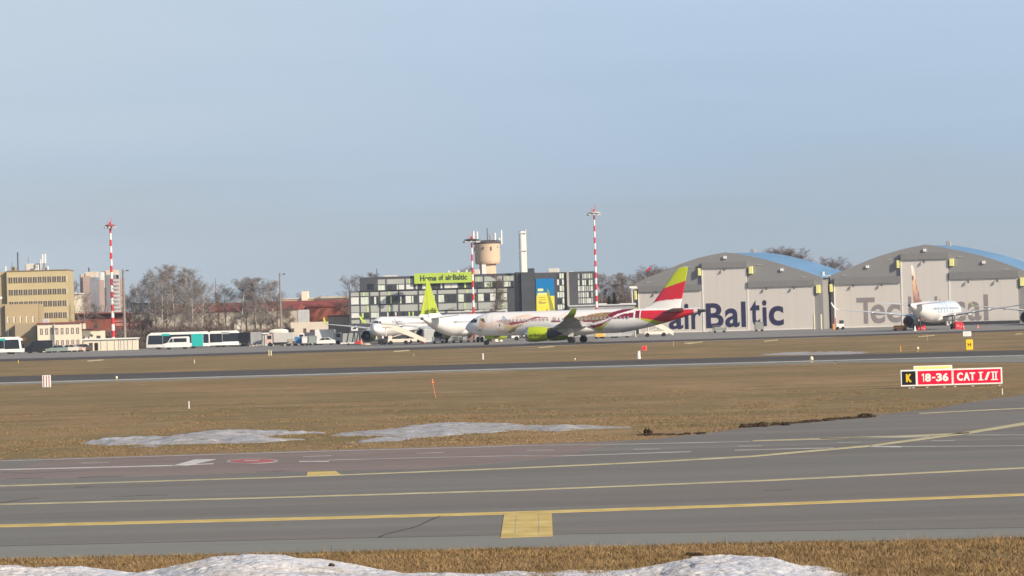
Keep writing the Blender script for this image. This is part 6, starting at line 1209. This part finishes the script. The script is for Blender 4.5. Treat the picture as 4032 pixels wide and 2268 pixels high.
for q in (-1.2, 1.2): b = MB(); b.box(q - .1, q + .1, -.8, .8, 0, 2.2); b.build('support', lgrey, r)
# pale panelled shelters behind the buses
pshade = mat('milky_panel', (.46, .46, .44), .35, .1, .6, stretch=(3, 1, .4)); pshade2 = mat('grey_green_panel', (.34, .36, .34), .4, .12, .6, stretch=(3, 1, .4))
r, f, a, c, z = block('bus_shelter', 'long pale panelled shelter with white roof edge behind the buses', 'shelter', 925, 1068, 1317, 606, 3, pshade, white)
for x0, x1, m_ in [(1180, 1212, creamw), (1290, 1350, darkm), (1455, 1515, pshade2)]: bx(r, 'door', m_, f.uz('M', x0, 880)[0], f.uz('M', x1, 880)[0], -.1, -.002, .1, f.uz('M', x0, 845 if m_ is not pshade2 else 858)[1])
b = MB(); [b.box(f.uz('M', x, 880)[0], f.uz('M', x, 880)[0] + .12, -.14, -.002, .05, z) for x in (1225, 1365, 1400, 1440, 1530, 1565)]; b.build('post', white, r)
r, f, a, c, z = block('screen_wall', 'grey green panel screen left of the dark engine of the parked aircraft', 'screen wall', 1335, 1412, 1312, 606, .4, pshade2)
b = MB(); [b.tube((a + q, -.1, 0), (a + q + .5, -.1, z + .3), .07) for q in (.3, 1.5, 2.6, 3.4)]; b.build('post', darkm, r)
r, f, a, c, z = block('screen_wall', 'pale grey low screen behind the baggage carts', 'screen wall', 1128, 1175, 1322, 606, .4, pshade)
r = thing('apron_sign', 'white square sign with black mark left of the parked aircraft', 'sign', (wx(1392, 598), 598, 0)); b = MB(); b.tube((0, .1, 0), (0, .1, 4.0), .1); b.build('post', darkm, r); b = MB(); b.box(-.65, .65, -.06, .04, 2.55, 3.4 + .0); b.build('panel', white, r); b = MB(); b.box(-.38, .3, -.075, -.061, 2.85, 3.1); b.build('mark', sgn_black, r)
r = thing('fuel_unit', 'orange lower cart partly hidden behind the main wheels', 'equipment cart', (wx(2356, 545), 545, 0)); b = MB(); b.bbox(-.9, .9, -.6, .6, .4, 1.1, .1); b.build('housing', mat('amber_paint', (.85, .45, .10), .5, .1, 1), r); b = MB(); b.box(-1, 1, -.65, .65, .3, .39); b.build('frame', darkm, r); wheels(r, (-.6, .6), (-.55, .55), .2)
car('pale grey car behind the belly of the painted aircraft', 2392, 552, 0, mat('pale_grey_car', (.42, .43, .42), .35, .1, 1, coat=.3), None); car('second grey car further right behind the painted aircraft', 2434, 556, math.pi, MATS['pale_grey_car'], None)
r = thing('bollard', 'cream bollard under the rear fuselage of the painted aircraft', 'bollard', (wx(2496, 560), 560, 0), group='bollards by the hangars'); b = MB(); b.tube((0, 0, 0), (0, 0, 1.2), .14); b.build('post', MATS['khaki'], r); b = MB(); b.tube((0, 0, 0), (0, 0, .08), .3); b.build('base', steel, r)
for i, (X, D, w, h, m_, lab) in enumerate([(1722, 535, 2.4, 1.2, lgrey, 'grey cart under the wing of the lime tailed aircraft'), (1795, 540, 2.0, 1.4, white, 'white cart under the belly of the lime tailed aircraft'), (1850, 545, 1.6, 1.5, mat('brown_load', (.25, .17, .15), .7, .1, 1), 'brown loaded cart just left of the painted nose')]): cart(lab, X, D, w, h, m_)
truck('white low truck seen between painted nose and lime engine', 2058, 560, ivory, white, 4.6, 1.7)

# ================================================================== AIR
hm = bpy.data.materials.new('thin_haze'); hm.use_nodes = True; hn = hm.node_tree.nodes; hn.clear(); ho_ = hn.new('ShaderNodeOutputMaterial'); hv = hn.new('ShaderNodeVolumePrincipled')
hv.inputs['Color'].default_value = (.80, .88, 1.0, 1); hv.inputs['Density'].default_value = 0.00013; hv.inputs['Anisotropy'].default_value = 0.2
hm.node_tree.links.new(hv.outputs[0], ho_.inputs['Volume'])
b = MB(); b.box(-900, 900, -60, 1800, -1.0, 70); tag(b.build('haze', hm), kind='stuff')
